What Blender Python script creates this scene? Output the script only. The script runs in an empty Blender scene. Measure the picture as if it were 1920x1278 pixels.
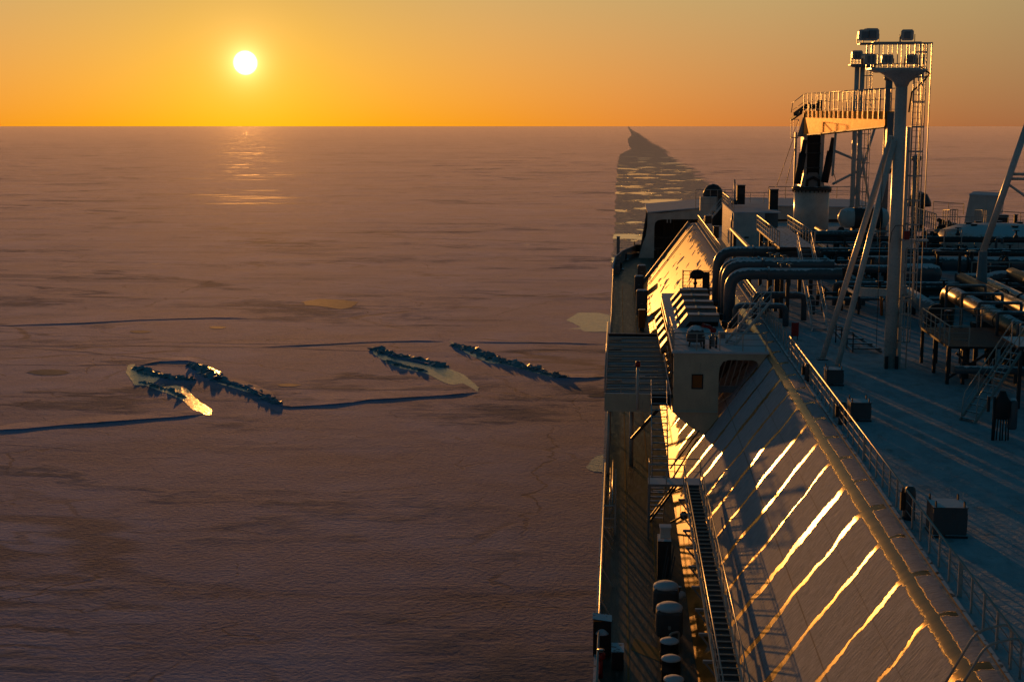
import bpy, math, random
from mathutils import Vector, Matrix
random.seed(7)
R=math.radians
sc=bpy.context.scene
col=sc.collection
# ------------------------------------------------------------------ camera, sky, sun
CAMH=36.5; FP=2666.7; PITCH=math.atan(403/FP); YAW=math.atan(201/math.hypot(FP,403)); TRIM=R(0.56)
cd=bpy.data.cameras.new('camera'); cam=bpy.data.objects.new('camera',cd); col.objects.link(cam)
cd.lens=50; cd.sensor_width=36; cd.clip_start=.5; cd.clip_end=200000
cam.location=(0,0,CAMH); cam.rotation_euler=(R(90)-PITCH,0,YAW); sc.camera=cam
SUN=Vector((-700.37,2669.94,116.68)).normalized()
SEL=math.asin(SUN.z); SAZ=math.atan2(SUN.x,SUN.y)
sl=bpy.data.lights.new('sun','SUN'); so=bpy.data.objects.new('sun',sl); col.objects.link(so)
sl.energy=2.0; sl.angle=R(.55); sl.color=(1,.39,.08)
so.rotation_euler=(-SUN).to_track_quat('-Z','Y').to_euler(); so.location=(0,0,120)
sc.view_settings.view_transform='Standard'; sc.view_settings.look='None'; sc.view_settings.exposure=0; sc.view_settings.gamma=1

class NT:
    def __init__(s,tree): s.t=tree; tree.nodes.clear()
    def n(s,ty,**k):
        nd=s.t.nodes.new(ty)
        for a,b in k.items():
            if a=='op': nd.operation=b
            elif a.startswith('i_'): nd.inputs[a[2:].replace('_',' ')].default_value=b
            else: setattr(nd,a,b)
        return nd
    def l(s,a,b): s.t.links.new(a,b)
    def m(s,op,a,b=None,c=None,clamp=False):
        nd=s.n('ShaderNodeMath',op=op,use_clamp=clamp)
        for i,x in enumerate((a,b,c)):
            if x is None: continue
            if isinstance(x,(int,float)): nd.inputs[i].default_value=x
            else: s.l(x,nd.inputs[i])
        return nd.outputs[0]
    def mix(s,f,a,b,blend='MIX'):
        nd=s.n('ShaderNodeMix',data_type='RGBA',blend_type=blend)
        for i,x in ((0,f),(6,a),(7,b)):
            if isinstance(x,(int,float)): nd.inputs[i].default_value=x
            elif isinstance(x,tuple): nd.inputs[i].default_value=(*x[:3],1)
            else: s.l(x,nd.inputs[i])
        return nd.outputs[2]
    def ramp(s,f,stops,interp='LINEAR'):
        nd=s.n('ShaderNodeValToRGB'); cr=nd.color_ramp; cr.interpolation=interp
        while len(cr.elements)<len(stops): cr.elements.new(.5)
        for e,(p,c) in zip(cr.elements,stops):
            e.position=p; e.color=(c,c,c,1) if isinstance(c,(int,float)) else (*c,1)
        s.l(f,nd.inputs[0]); return nd.outputs[0]
    def sep(s,vec):
        q=s.n('ShaderNodeSeparateXYZ'); s.l(vec,q.inputs[0]); return q.outputs
    def noise(s,vec,scale,detail=4,rough=.55,dist=0):
        nd=s.n('ShaderNodeTexNoise'); nd.inputs['Scale'].default_value=scale; nd.inputs['Detail'].default_value=detail
        nd.inputs['Roughness'].default_value=rough; nd.inputs['Distortion'].default_value=dist
        s.l(vec,nd.inputs['Vector']); return nd.outputs[0]
    def sscale(s,vec,sx,sy,sz,off=(0,0,0)):
        nd=s.n('ShaderNodeMapping'); nd.inputs['Scale'].default_value=(sx,sy,sz); nd.inputs['Location'].default_value=off
        s.l(vec,nd.inputs['Vector']); return nd.outputs[0]
    def step(s,x,a,b):
        nd=s.n('ShaderNodeMapRange',interpolation_type='SMOOTHSTEP'); s.l(x,nd.inputs[0])
        nd.inputs[1].default_value=a; nd.inputs[2].default_value=b; return nd.outputs[0]
    def bump(s,h,strength,dist,nrm=None):
        nd=s.n('ShaderNodeBump'); nd.inputs['Strength'].default_value=strength; nd.inputs['Distance'].default_value=dist
        s.l(h,nd.inputs['Height'])
        if nrm is not None: s.l(nrm,nd.inputs['Normal'])
        return nd.outputs[0]

w=bpy.data.worlds.new('World'); sc.world=w; w.use_nodes=True
N=NT(w.node_tree)
sky=N.n('ShaderNodeTexSky',sky_type='NISHITA',sun_disc=False,sun_elevation=SEL,sun_rotation=SAZ,altitude=0,air_density=1,dust_density=2,ozone_density=3)
g=N.n('ShaderNodeTexCoord').outputs['Generated']
vn=N.n('ShaderNodeVectorMath',op='NORMALIZE'); N.l(g,vn.inputs[0]); v=vn.outputs[0]
sp=N.n('ShaderNodeSeparateXYZ'); N.l(v,sp.inputs[0])
el=N.m('MAXIMUM',sp.outputs[2],0.0)
dt=N.n('ShaderNodeVectorMath',op='DOT_PRODUCT'); N.l(v,dt.inputs[0]); dt.inputs[1].default_value=SUN
ang=N.m('ARCCOSINE',N.m('MINIMUM',dt.outputs[1],.9999999))
cz=N.n('ShaderNodeVectorMath',op='DOT_PRODUCT'); N.l(v,cz.inputs[0]); cz.inputs[1].default_value=Vector((SUN.x,SUN.y,0)).normalized()
an=N.m('DIVIDE',ang,math.pi); anr=N.m('POWER',an,.5)
A=lambda d: math.sqrt(d/180)
hor=N.ramp(anr,[(A(2.2),(.98,.46,.004)),(A(6),(.92,.36,.004)),(A(10),(.87,.30,.012)),(A(15),(.77,.245,.030)),(A(21),(.59,.190,.042)),(A(28),(.40,.145,.048)),(A(50),(.14,.10,.075)),(A(80),(.07,.085,.09)),(1,(.03,.045,.06))])
top=N.ramp(anr,[(A(3),(.54,.335,.08)),(A(10),(.56,.345,.12)),(A(20),(.50,.335,.135)),(A(28),(.44,.30,.125)),(A(50),(.13,.15,.12)),(A(80),(.06,.10,.115)),(1,(.015,.035,.05))])
deg=N.m('MULTIPLY',N.m('ARCSINE',el),180/math.pi)
low=N.mix(N.m('POWER',N.m('DIVIDE',deg,5.2,clamp=True),.85),hor,top)
dome=N.ramp(N.m('DIVIDE',deg,90.0),[(.0,(.02,.06,.08)),(.35,(.004,.034,.054)),(1,(.001,.020,.035))])
base=N.mix(N.step(deg,5.0,17.0),low,dome)
def glow(k,amt,c,pre):
    e=N.m('MULTIPLY',N.m('EXPONENT',N.m('MULTIPLY',ang,-1/R(k))),amt)
    return N.mix(1.0,pre,N.mix(e,(0,0,0),c),'ADD')
base=glow(2.6,.26,(1,.46,-.12),base)
base=glow(.45,.9,(2.0,1.4,.6),base)
disc=N.step(ang,R(.50),R(.30))
base=N.mix(disc,base,(9,7,4))
bk=N.n('ShaderNodeBackground'); N.l(base,bk.inputs[0]); bk.inputs[1].default_value=1.0
bs=N.n('ShaderNodeBackground'); N.l(sky.outputs[0],bs.inputs[0]); bs.inputs[1].default_value=.010
add=N.n('ShaderNodeAddShader'); N.l(bk.outputs[0],add.inputs[0]); N.l(bs.outputs[0],add.inputs[1])
wo=N.n('ShaderNodeOutputWorld'); N.l(add.outputs[0],wo.inputs[0])

# ------------------------------------------------------------------ sight lines: a photo point put on a known plane of the ship
def ray(px,py):
    u=px-960; vv=639-py
    a=FP*math.cos(PITCH)+vv*math.sin(PITCH); up=vv*math.cos(PITCH)-FP*math.sin(PITCH)
    return Vector((u*math.cos(YAW)-a*math.sin(YAW),u*math.sin(YAW)+a*math.cos(YAW),up))
def at(px,py,x=None,y=None,z=None):
    d=ray(px,py); c,s=math.cos(TRIM),math.sin(TRIM); d=Vector((d.x,d.y*c+d.z*s,-d.y*s+d.z*c))
    t=(z-CAMH)/d.z if z is not None else (y/d.y if y is not None else x/d.x)
    return Vector((d.x*t,d.y*t,CAMH+d.z*t))
def ice(px,py,z=0):
    d=ray(px,py); t=(z-CAMH)/d.z; return Vector((d.x*t,d.y*t,z))

# ------------------------------------------------------------------ materials
def newmat(name):
    m=bpy.data.materials.new(name); m.use_nodes=True; n=NT(m.node_tree)
    p=n.n('ShaderNodeBsdfPrincipled'); o=n.n('ShaderNodeOutputMaterial'); n.l(p.outputs[0],o.inputs[0])
    return m,n,p
SNOWC=(.66,.74,.80)
def simple(name,c,rough=.5,metal=0,var=.25,snow=0,bump=.02,rust=0,spec=.5):
    m,n,p=newmat(name)
    P=n.n('ShaderNodeTexCoord').outputs['Object']
    a=n.noise(P,.9,5); b=n.noise(P,9,3)
    k=n.m('ADD',n.m('MULTIPLY',a,.7),n.m('MULTIPLY',b,.3))
    dark=tuple(x*(1-var) for x in c); lite=tuple(min(1,x*(1+var*.6)) for x in c)
    cc=n.ramp(k,[(.3,dark),(.7,lite)])
    if rust:
        st=n.noise(n.sscale(P,3,3,.35),1.6,6,.7)
        cc=n.mix(n.m('MULTIPLY',n.step(st,.60,.72),rust),cc,(.09,.035,.014))
    rg=n.m('ADD',n.m('MULTIPLY',b,.3),rough-.15)
    if snow:
        ge=n.n('ShaderNodeNewGeometry'); s3=n.n('ShaderNodeSeparateXYZ'); n.l(ge.outputs['Normal'],s3.inputs[0])
        f=n.m('ADD',s3.outputs[2],n.m('MULTIPLY',n.m('SUBTRACT',n.noise(P,3.5,4,.6),.5),.9))
        f=n.step(f,1.02-snow*.55,1.10-snow*.5)
        cc=n.mix(f,cc,SNOWC); rg=n.m('ADD',n.m('MULTIPLY',f,.4),rg,clamp=True)
        n.l(n.m('MULTIPLY',n.m('SUBTRACT',1.0,f),metal),p.inputs['Metallic'])
    else: p.inputs['Metallic'].default_value=metal
    n.l(cc,p.inputs['Base Color']); n.l(rg,p.inputs['Roughness']); p.inputs['Specular IOR Level'].default_value=spec
    if bump: n.l(n.bump(k,.6,bump),p.inputs['Normal'])
    return m
M={}
M['white']=simple('white_paint',(.60,.60,.56),.38,snow=.7,rust=.5)
M['whitebare']=simple('white_paint_bare',(.62,.61,.56),.30,rust=.35,spec=.7)
M['cream']=simple('cream_paint',(.62,.53,.38),.34,snow=.6,rust=.35)
M['grey']=simple('grey_paint',(.20,.23,.25),.42,snow=.55,rust=.3)
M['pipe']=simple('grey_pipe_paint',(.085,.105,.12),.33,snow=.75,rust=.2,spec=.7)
M['steel']=simple('bare_steel',(.24,.20,.15),.36,metal=.8,snow=.35)
M['rail']=simple('rail_paint',(.42,.42,.39),.34,metal=.15,var=.15,bump=.004,spec=.5)
M['railmid']=simple('dull_rail_paint',(.33,.34,.34),.6,var=.2,bump=.004,spec=.25)
M['dark']=simple('dark_steel',(.035,.036,.038),.45,snow=.25)
M['black']=simple('black_rubber',(.014,.014,.016),.6,snow=0)
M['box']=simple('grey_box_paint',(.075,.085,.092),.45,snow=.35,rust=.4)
M['red']=simple('red_paint',(.30,.015,.012),.4,snow=.3)
M['yellow']=simple('yellow_paint',(.30,.15,.02),.6)
M['amber']=simple('amber_glass',(.35,.10,.01),.2)
M['drab']=simple('canvas_cover',(.10,.10,.10),.7,snow=1.1)
M['glass']=simple('lamp_glass',(.05,.05,.05),.12,bump=0)
M['grate']=simple('grating_steel',(.06,.065,.07),.4,metal=.3,snow=.35)
M['boom']=simple('boom_sunlit_paint',(.60,.27,.03),.50,metal=.55,var=.2,rust=.25,spec=.1)  # cream boom coloured orange: low sunlight put into colour and metal

def mat_snowdeck():
    m,n,p=newmat('trunk_deck_shade_snow'); P=n.n('ShaderNodeTexCoord').outputs['Object']
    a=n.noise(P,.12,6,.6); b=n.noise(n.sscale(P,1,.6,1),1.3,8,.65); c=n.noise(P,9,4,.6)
    cc=n.ramp(b,[(.25,(.22,.33,.40)),(.5,(.36,.49,.56)),(.75,(.50,.62,.69))])  # teal shade put into the snow colour to mute the grazing sun
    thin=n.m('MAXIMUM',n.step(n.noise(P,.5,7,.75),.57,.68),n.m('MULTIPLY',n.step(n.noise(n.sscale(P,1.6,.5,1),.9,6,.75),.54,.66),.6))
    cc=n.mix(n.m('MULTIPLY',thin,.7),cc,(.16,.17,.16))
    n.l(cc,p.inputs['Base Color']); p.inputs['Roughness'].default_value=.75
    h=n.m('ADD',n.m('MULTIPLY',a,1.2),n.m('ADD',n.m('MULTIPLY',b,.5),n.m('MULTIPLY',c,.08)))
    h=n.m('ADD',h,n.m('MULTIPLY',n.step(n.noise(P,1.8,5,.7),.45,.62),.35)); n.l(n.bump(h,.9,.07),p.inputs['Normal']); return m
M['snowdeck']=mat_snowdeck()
M['snow']=simple('snow',(.64,.70,.76),.8,bump=.05,var=.15)

def mat_slope():
    m,n,p=newmat('trunk_slope_snow_and_paint'); P=n.n('ShaderNodeTexCoord').outputs['Object']
    s3=n.n('ShaderNodeSeparateXYZ'); n.l(P,s3.inputs[0]); X,Y,Z=s3.outputs
    warp=n.noise(n.sscale(P,.5,.25,.5),1.0,3)
    rag=n.noise(P,5.0,6,.7)
    y2=n.m('ADD',Y,n.m('ADD',n.m('MULTIPLY',warp,1.3),n.m('ADD',n.m('MULTIPLY',Z,-.05),.42)))
    fr=n.m('FRACT',n.m('DIVIDE',n.m('SUBTRACT',y2,35.2),3.85))
    d=n.m('MULTIPLY',n.m('ABSOLUTE',n.m('SUBTRACT',fr,.5)),3.85)
    wid=n.noise(n.sscale(P,.28,.26,.28,(7,3,1)),1.0,2)
    wd=n.m('ADD',n.m('MULTIPLY',wid,.75),n.m('ADD',n.m('MULTIPLY',rag,.42),-.36))
    streak=n.step(n.m('SUBTRACT',wd,d),-.015,.03)
    # bare rounded shoulder, ragged lower edge
    e=n.m('ADD',Z,n.m('ADD',n.m('MULTIPLY',n.noise(P,5.5,8,.85),.30),n.m('MULTIPLY',n.noise(P,.9,2),.10)))
    sh=n.step(e,21.86,21.90)
    tops=n.m('SUBTRACT',1.0,n.step(n.m('ADD',X,n.m('MULTIPLY',n.noise(n.sscale(P,1,.7,1),4.0,7,.8),.3)),9.66,9.69))
    sh=n.m('MULTIPLY',sh,tops)
    bare=n.m('MAXIMUM',streak,sh)
    # foot of the slope: mostly bare and stained; sunlit amber is put into its paint
    ft=n.step(n.m('ADD',Z,n.m('MULTIPLY',n.noise(P,.35,4),3.5)),17.0,16.6)
    bare=n.m('MAXIMUM',bare,ft)
    # forward stretch: wind has stripped the snow, only blots are left
    far=n.step(Y,116,122)
    blot=n.step(n.noise(n.sscale(P,.9,.35,.9),.9,3,.5),.60,.63)
    cap=n.step(n.m('ADD',Z,n.m('MULTIPLY',n.noise(P,.5,5,.7),3.2)),23.0,23.2)
    farsnow=n.m('MAXIMUM',blot,cap)
    snow=n.m('SUBTRACT',1.0,bare)
    snow=n.m('ADD',n.m('MULTIPLY',snow,n.m('SUBTRACT',1.0,far)),n.m('MULTIPLY',farsnow,far))
    # panel seams run along the ship
    seam=n.step(n.m('ABSOLUTE',n.m('SUBTRACT',Z,18.6)),.035,.015)
    for zz_,kk in ((20.5,.55),(16.7,.6)): seam=n.m('MAXIMUM',seam,n.m('MULTIPLY',n.step(n.m('ABSOLUTE',n.m('SUBTRACT',Z,zz_)),.03,.012),kk))
    fr2=n.m('ABSOLUTE',n.m('SUBTRACT',n.m('FRACT',n.m('DIVIDE',n.m('ADD',Y,.3),.9625)),.5))
    seam=n.m('MAXIMUM',seam,n.m('MULTIPLY',n.step(fr2,.035,.01),.28))
    g2=n.noise(n.sscale(P,.55,2.2,.55),4.2,6,.72); g3=n.noise(P,16,4,.6)
    stain=n.noise(n.sscale(P,.6,2.5,.2),1.0,5,.6)
    paint=n.ramp(stain,[(.3,(.26,.15,.045)),(.55,(.42,.26,.08)),(.8,(.52,.34,.12))])
    paint=n.mix(far,paint,n.mix(1.0,paint,(.60,.42,.22),'MULTIPLY'))  # forward paint darkened to amber: low sunlight put into the colour
    paint=n.mix(ft,paint,n.mix(1.0,paint,(.62,.44,.24),'MULTIPLY'))  # foot paint deepened the same way to hold the sun's amber
    paint=n.mix(n.m('MULTIPLY',sh,n.m('SUBTRACT',1.0,far)),paint,n.mix(.25,(.46,.36,.20),paint))
    snc=n.ramp(g2,[(.28,(.28,.32,.38)),(.66,(.60,.63,.70))])
    pk=n.step(n.noise(P,.35,3),.5,.7); snc=n.mix(n.m('MULTIPLY',pk,.25),snc,(.45,.42,.42))
    cc=n.mix(snow,paint,snc); cc=n.mix(n.m('MULTIPLY',seam,.5),cc,(.12,.09,.06))
    n.l(cc,p.inputs['Base Color'])
    n.l(n.m('ADD',n.m('MULTIPLY',snow,.55),n.m('ADD',n.m('MULTIPLY',stain,.14),n.m('ADD',.17,n.m('MULTIPLY',n.m('MAXIMUM',ft,far),.22)))),p.inputs['Roughness'])
    n.l(n.m('SUBTRACT',.12,n.m('MULTIPLY',snow,.08)),p.inputs['Specular IOR Level'])
    n.l(n.m('MULTIPLY',n.m('SUBTRACT',1.0,snow),n.m('SUBTRACT',.45,n.m('MULTIPLY',n.m('MAXIMUM',ft,far),.2))),p.inputs['Metallic'])
    h=n.m('MULTIPLY',snow,n.m('ADD',n.m('MULTIPLY',g2,.75),n.m('ADD',n.m('MULTIPLY',g3,.16),.9)))
    h=n.m('ADD',h,n.m('MULTIPLY',n.noise(n.sscale(P,.15,1.6,.15),1,3),.10))
    n.l(n.bump(h,1.0,.11),p.inputs['Normal']); return m
M['slope']=mat_slope()

def mat_deck():
    m,n,p=newmat('side_deck_paint'); P=n.n('ShaderNodeTexCoord').outputs['Object']
    a=n.noise(P,.35,7,.65); b=n.noise(n.sscale(P,3,.5,1),1.4,6,.6)
    s3=n.n('ShaderNodeSeparateXYZ'); n.l(P,s3.inputs[0]); X,Y,Z=s3.outputs
    cc=n.ramp(a,[(.3,(.035,.04,.03)),(.7,(.075,.08,.055))])
    path=n.m('MULTIPLY',n.step(X,.60,.66),n.step(X,2.06,2.0))
    cc=n.mix(n.m('MULTIPLY',path,.75),cc,(.045,.028,.016))
    frost=n.m('MULTIPLY',n.step(b,.52,.66),n.m('ADD',.18,n.m('MULTIPLY',n.step(Y,95,150),.55)))
    cc=n.mix(frost,cc,(.46,.50,.46))
    n.l(cc,p.inputs['Base Color']); n.l(n.m('ADD',n.m('MULTIPLY',b,.5),.22),p.inputs['Roughness'])
    n.l(n.bump(b,.5,.03),p.inputs['Normal']); return m
M['deck']=mat_deck()

SHW=.55
def mat_ice():
    m,n,p=newmat('snow_covered_sea_ice'); P=n.n('ShaderNodeTexCoord').outputs['Object']
    fine=n.noise(P,2.2,5,.62); mid=n.noise(n.sscale(P,1,.75,1),.35,6,.6); big=n.noise(P,.03,7,.62); huge=n.noise(n.sscale(P,.45,1,1),.0035,8,.66)
    # thin pressure cracks: level lines of a warped noise
    def crack(scale,wd,off,sx=1,sy=1,dist=.25):
        nn=n.noise(n.sscale(P,sx,sy,1,(off,off*.7,0)),scale,6,.42,dist)
        return n.step(n.m('ABSOLUTE',n.m('SUBTRACT',nn,.5)),wd,wd*.25)
    c1=crack(.009,.004,0,.5,1.3); c2=crack(.03,.007,19,.6,1.1,.4); c3=crack(.0022,.0022,77,.5,1.8)
    brk=n.step(n.noise(P,.03,6,.7),.46,.58)
    cr=n.m('MAXIMUM',n.m('MULTIPLY',n.m('MAXIMUM',c1,n.m('MULTIPLY',c2,.6)),brk),n.m('MULTIPLY',c3,n.m('ADD',.35,n.m('MULTIPLY',brk,.6))))
    wn=n.n('ShaderNodeTexNoise'); wn.inputs['Scale'].default_value=.22; wn.inputs['Detail'].default_value=5; n.l(P,wn.inputs['Vector'])
    wv=n.n('ShaderNodeVectorMath',op='MULTIPLY_ADD'); n.l(wn.outputs['Color'],wv.inputs[0]); wv.inputs[1].default_value=(6,6,0); n.l(P,wv.inputs[2])
    def plates(sc_,w0,msk):
        vo=n.n('ShaderNodeTexVoronoi',feature='DISTANCE_TO_EDGE'); vo.inputs['Scale'].default_value=sc_; n.l(n.sscale(wv.outputs[0],.7,1,0),vo.inputs['Vector'])
        return n.m('MULTIPLY',n.step(vo.outputs['Distance'],w0,w0*.3),msk)
    cr=n.m('MAXIMUM',cr,n.m('MAXIMUM',plates(.055,.006,n.step(n.noise(P,.035,6,.7),.47,.56)),n.m('MULTIPLY',plates(.016,.0026,n.step(n.noise(P,.012,5,.7),.42,.54)),.9)))
    # rough hummocky zones, bluer
    hum=n.m('MULTIPLY',n.step(n.m('ADD',n.m('MULTIPLY',huge,.62),n.m('MULTIPLY',big,.38)),.52,.64),n.m('ADD',.3,n.m('MULTIPLY',n.step(n.sep(P)[1],150,450),.7)))
    hum=n.m('MULTIPLY',hum,n.step(n.noise(P,.16,6,.7),.42,.66))
    # bare polished lenses
    gl=n.step(n.noise(n.sscale(P,.7,.7,1,(13,5,0)),.05,4,.6),.70,.715)
    gl=n.m('MULTIPLY',gl,n.step(n.noise(P,.5,3,.6),.40,.46))
    med=n.noise(n.sscale(P,.6,1,1),.11,8,.68)
    cc=n.ramp(n.m('ADD',n.m('MULTIPLY',big,.5),n.m('MULTIPLY',med,.5)),[(.40,(.07,.155,.30)),(.5,(.125,.235,.44)),(.59,(.21,.345,.60))])
    cc=n.mix(n.m('MULTIPLY',n.step(fine,.35,.65),.18),cc,(.62,.60,.62))
    s1=n.noise(n.sscale(P,.30,1,1,(3,9,0)),.009,12,.66,.3); s2=n.noise(n.sscale(P,.4,1,1,(31,2,0)),.05,10,.7,.3)
    zone=n.step(n.noise(P,.0035,4,.6),.40,.60)
    k1=n.m('MULTIPLY',n.step(n.m('ABSOLUTE',n.m('SUBTRACT',s1,.5)),.016,.004),n.step(n.noise(P,.02,5,.7),.45,.6))
    k2=n.m('MULTIPLY',n.step(s2,.53,.62),n.step(s1,.47,.60))
    c4=crack(.006,.0035,51,.14,1.5,.5); c5=crack(.016,.0035,91,.16,1.2,.5)
    brk2=n.m('MULTIPLY',n.step(n.noise(n.sscale(P,.3,1,1),.03,7,.75),.42,.6),n.m('ADD',.25,n.m('MULTIPLY',n.step(n.sep(P)[1],180,500),.75)))
    k1=n.m('MAXIMUM',k1,n.m('MAXIMUM',n.m('MULTIPLY',c4,brk2),n.m('MULTIPLY',n.m('MULTIPLY',c5,.8),n.step(n.noise(P,.012,4,.6),.44,.56))))
    stk=n.m('MAXIMUM',k1,n.m('MULTIPLY',k2,n.m('ADD',.35,n.m('MULTIPLY',zone,.65))))
    hum=n.m('MAXIMUM',hum,stk)
    cc=n.mix(n.m('MULTIPLY',hum,.8),cc,(.16,.20,.26))
    cc=n.mix(n.m('MULTIPLY',cr,.8),cc,(.04,.09,.13)); hum=n.m('MAXIMUM',hum,n.m('MULTIPLY',cr,.35))
    cc=n.mix(gl,cc,(.42,.36,.28))
    n.l(cc,p.inputs['Base Color'])
    gls=n.m('MAXIMUM',gl,n.m('MULTIPLY',n.m('MULTIPLY',stk,.52),n.step(n.sep(P)[1],300,900))); n.l(n.mix(gls,(.9,.9,.9),(.2,.2,.2)),p.inputs['Roughness'])
    n.l(n.mix(gls,(.07,.07,.07),(.4,.4,.4)),p.inputs['Specular IOR Level']); p.inputs['IOR'].default_value=1.33
    n.l(n.m('MULTIPLY',n.m('SUBTRACT',1.0,n.m('MULTIPLY',hum,.72)),SHW),p.inputs['Sheen Weight']); p.inputs['Sheen Roughness'].default_value=.34; p.inputs['Sheen Tint'].default_value=(.86,.82,1,1)
    h=n.m('ADD',n.m('MULTIPLY',fine,1.2),n.m('ADD',n.m('MULTIPLY',mid,.8),n.m('MULTIPLY',big,2.2)))
    h=n.m('ADD',h,n.m('MULTIPLY',hum,n.m('MULTIPLY',mid,2.0)))
    h=n.m('MULTIPLY',h,n.m('SUBTRACT',1.0,n.m('MULTIPLY',gl,.6)))
    h=n.m('ADD',h,n.m('MULTIPLY',cr,-.5))
    n.l(n.bump(h,1.0,.06),p.inputs['Normal']); return m
M['ice']=mat_ice()
def mat_channel():
    m,n,p=newmat('brash_ice_channel'); P=n.n('ShaderNodeTexCoord').outputs['Object']
    vo=n.n('ShaderNodeTexVoronoi',feature='F1'); vo.inputs['Scale'].default_value=.9; n.l(P,vo.inputs['Vector'])
    v2=n.n('ShaderNodeTexVoronoi',feature='F1'); v2.inputs['Scale'].default_value=.28; n.l(P,v2.inputs['Vector'])
    bg=n.noise(n.sscale(P,1.4,.9,1),.022,6,.6)
    s3=n.n('ShaderNodeSeparateXYZ'); n.l(P,s3.inputs[0])
    near=n.step(s3.outputs[1],2600,900)
    pool=n.m('MULTIPLY',n.step(n.m('ADD',bg,n.m('MULTIPLY',n.noise(P,.3,5,.65),.14)),.622,.645),near)
    cc=n.ramp(n.m('ADD',n.m('MULTIPLY',vo.outputs[0],.5),n.m('MULTIPLY',n.noise(P,.5,5),.5)),[(.2,(.04,.09,.13)),(.55,(.14,.20,.26)),(.8,(.30,.36,.42))])
    cc=n.mix(pool,cc,(.42,.38,.26)); n.l(cc,p.inputs['Base Color'])
    p.inputs['Sheen Weight'].default_value=.45; p.inputs['Sheen Roughness'].default_value=.45
    n.l(n.mix(pool,(.6,.6,.6),(.07,.07,.07)),p.inputs['Roughness']); p.inputs['Specular IOR Level'].default_value=.45
    h=n.m('ADD',n.m('MULTIPLY',vo.outputs[0],1.0),n.m('MULTIPLY',v2.outputs[0],2.2)); h=n.m('MULTIPLY',h,n.m('SUBTRACT',1.0,n.m('MULTIPLY',pool,.97)))
    n.l(n.bump(h,1.0,.28),p.inputs['Normal']); return m
M['channel']=mat_channel()
def mat_melt():
    m,n,p=newmat('wet_grey_ice'); P=n.n('ShaderNodeTexCoord').outputs['Object']
    a=n.noise(n.sscale(P,1,.6,1),.75,8,.75); b=n.noise(P,1.8,5,.6)
    cc=n.ramp(a,[(.36,(.08,.15,.16)),(.48,(.34,.41,.37)),(.64,(.56,.57,.48))]); n.l(cc,p.inputs['Base Color'])
    n.l(n.m('ADD',n.m('MULTIPLY',a,.36),.03),p.inputs['Roughness'])
    p.inputs['Specular IOR Level'].default_value=.45; p.inputs['Sheen Weight'].default_value=.35
    n.l(n.bump(b,.9,.07),p.inputs['Normal']); return m
M['melt']=mat_melt()
M['lens']=simple('rimed_thin_ice',(.34,.30,.30),.75,var=.45,bump=.05,spec=.12)
M['rubble']=simple('blue_grey_ice_rubble',(.28,.40,.46),.5,bump=.04,spec=.3)
M['lip']=M['ice']

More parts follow.
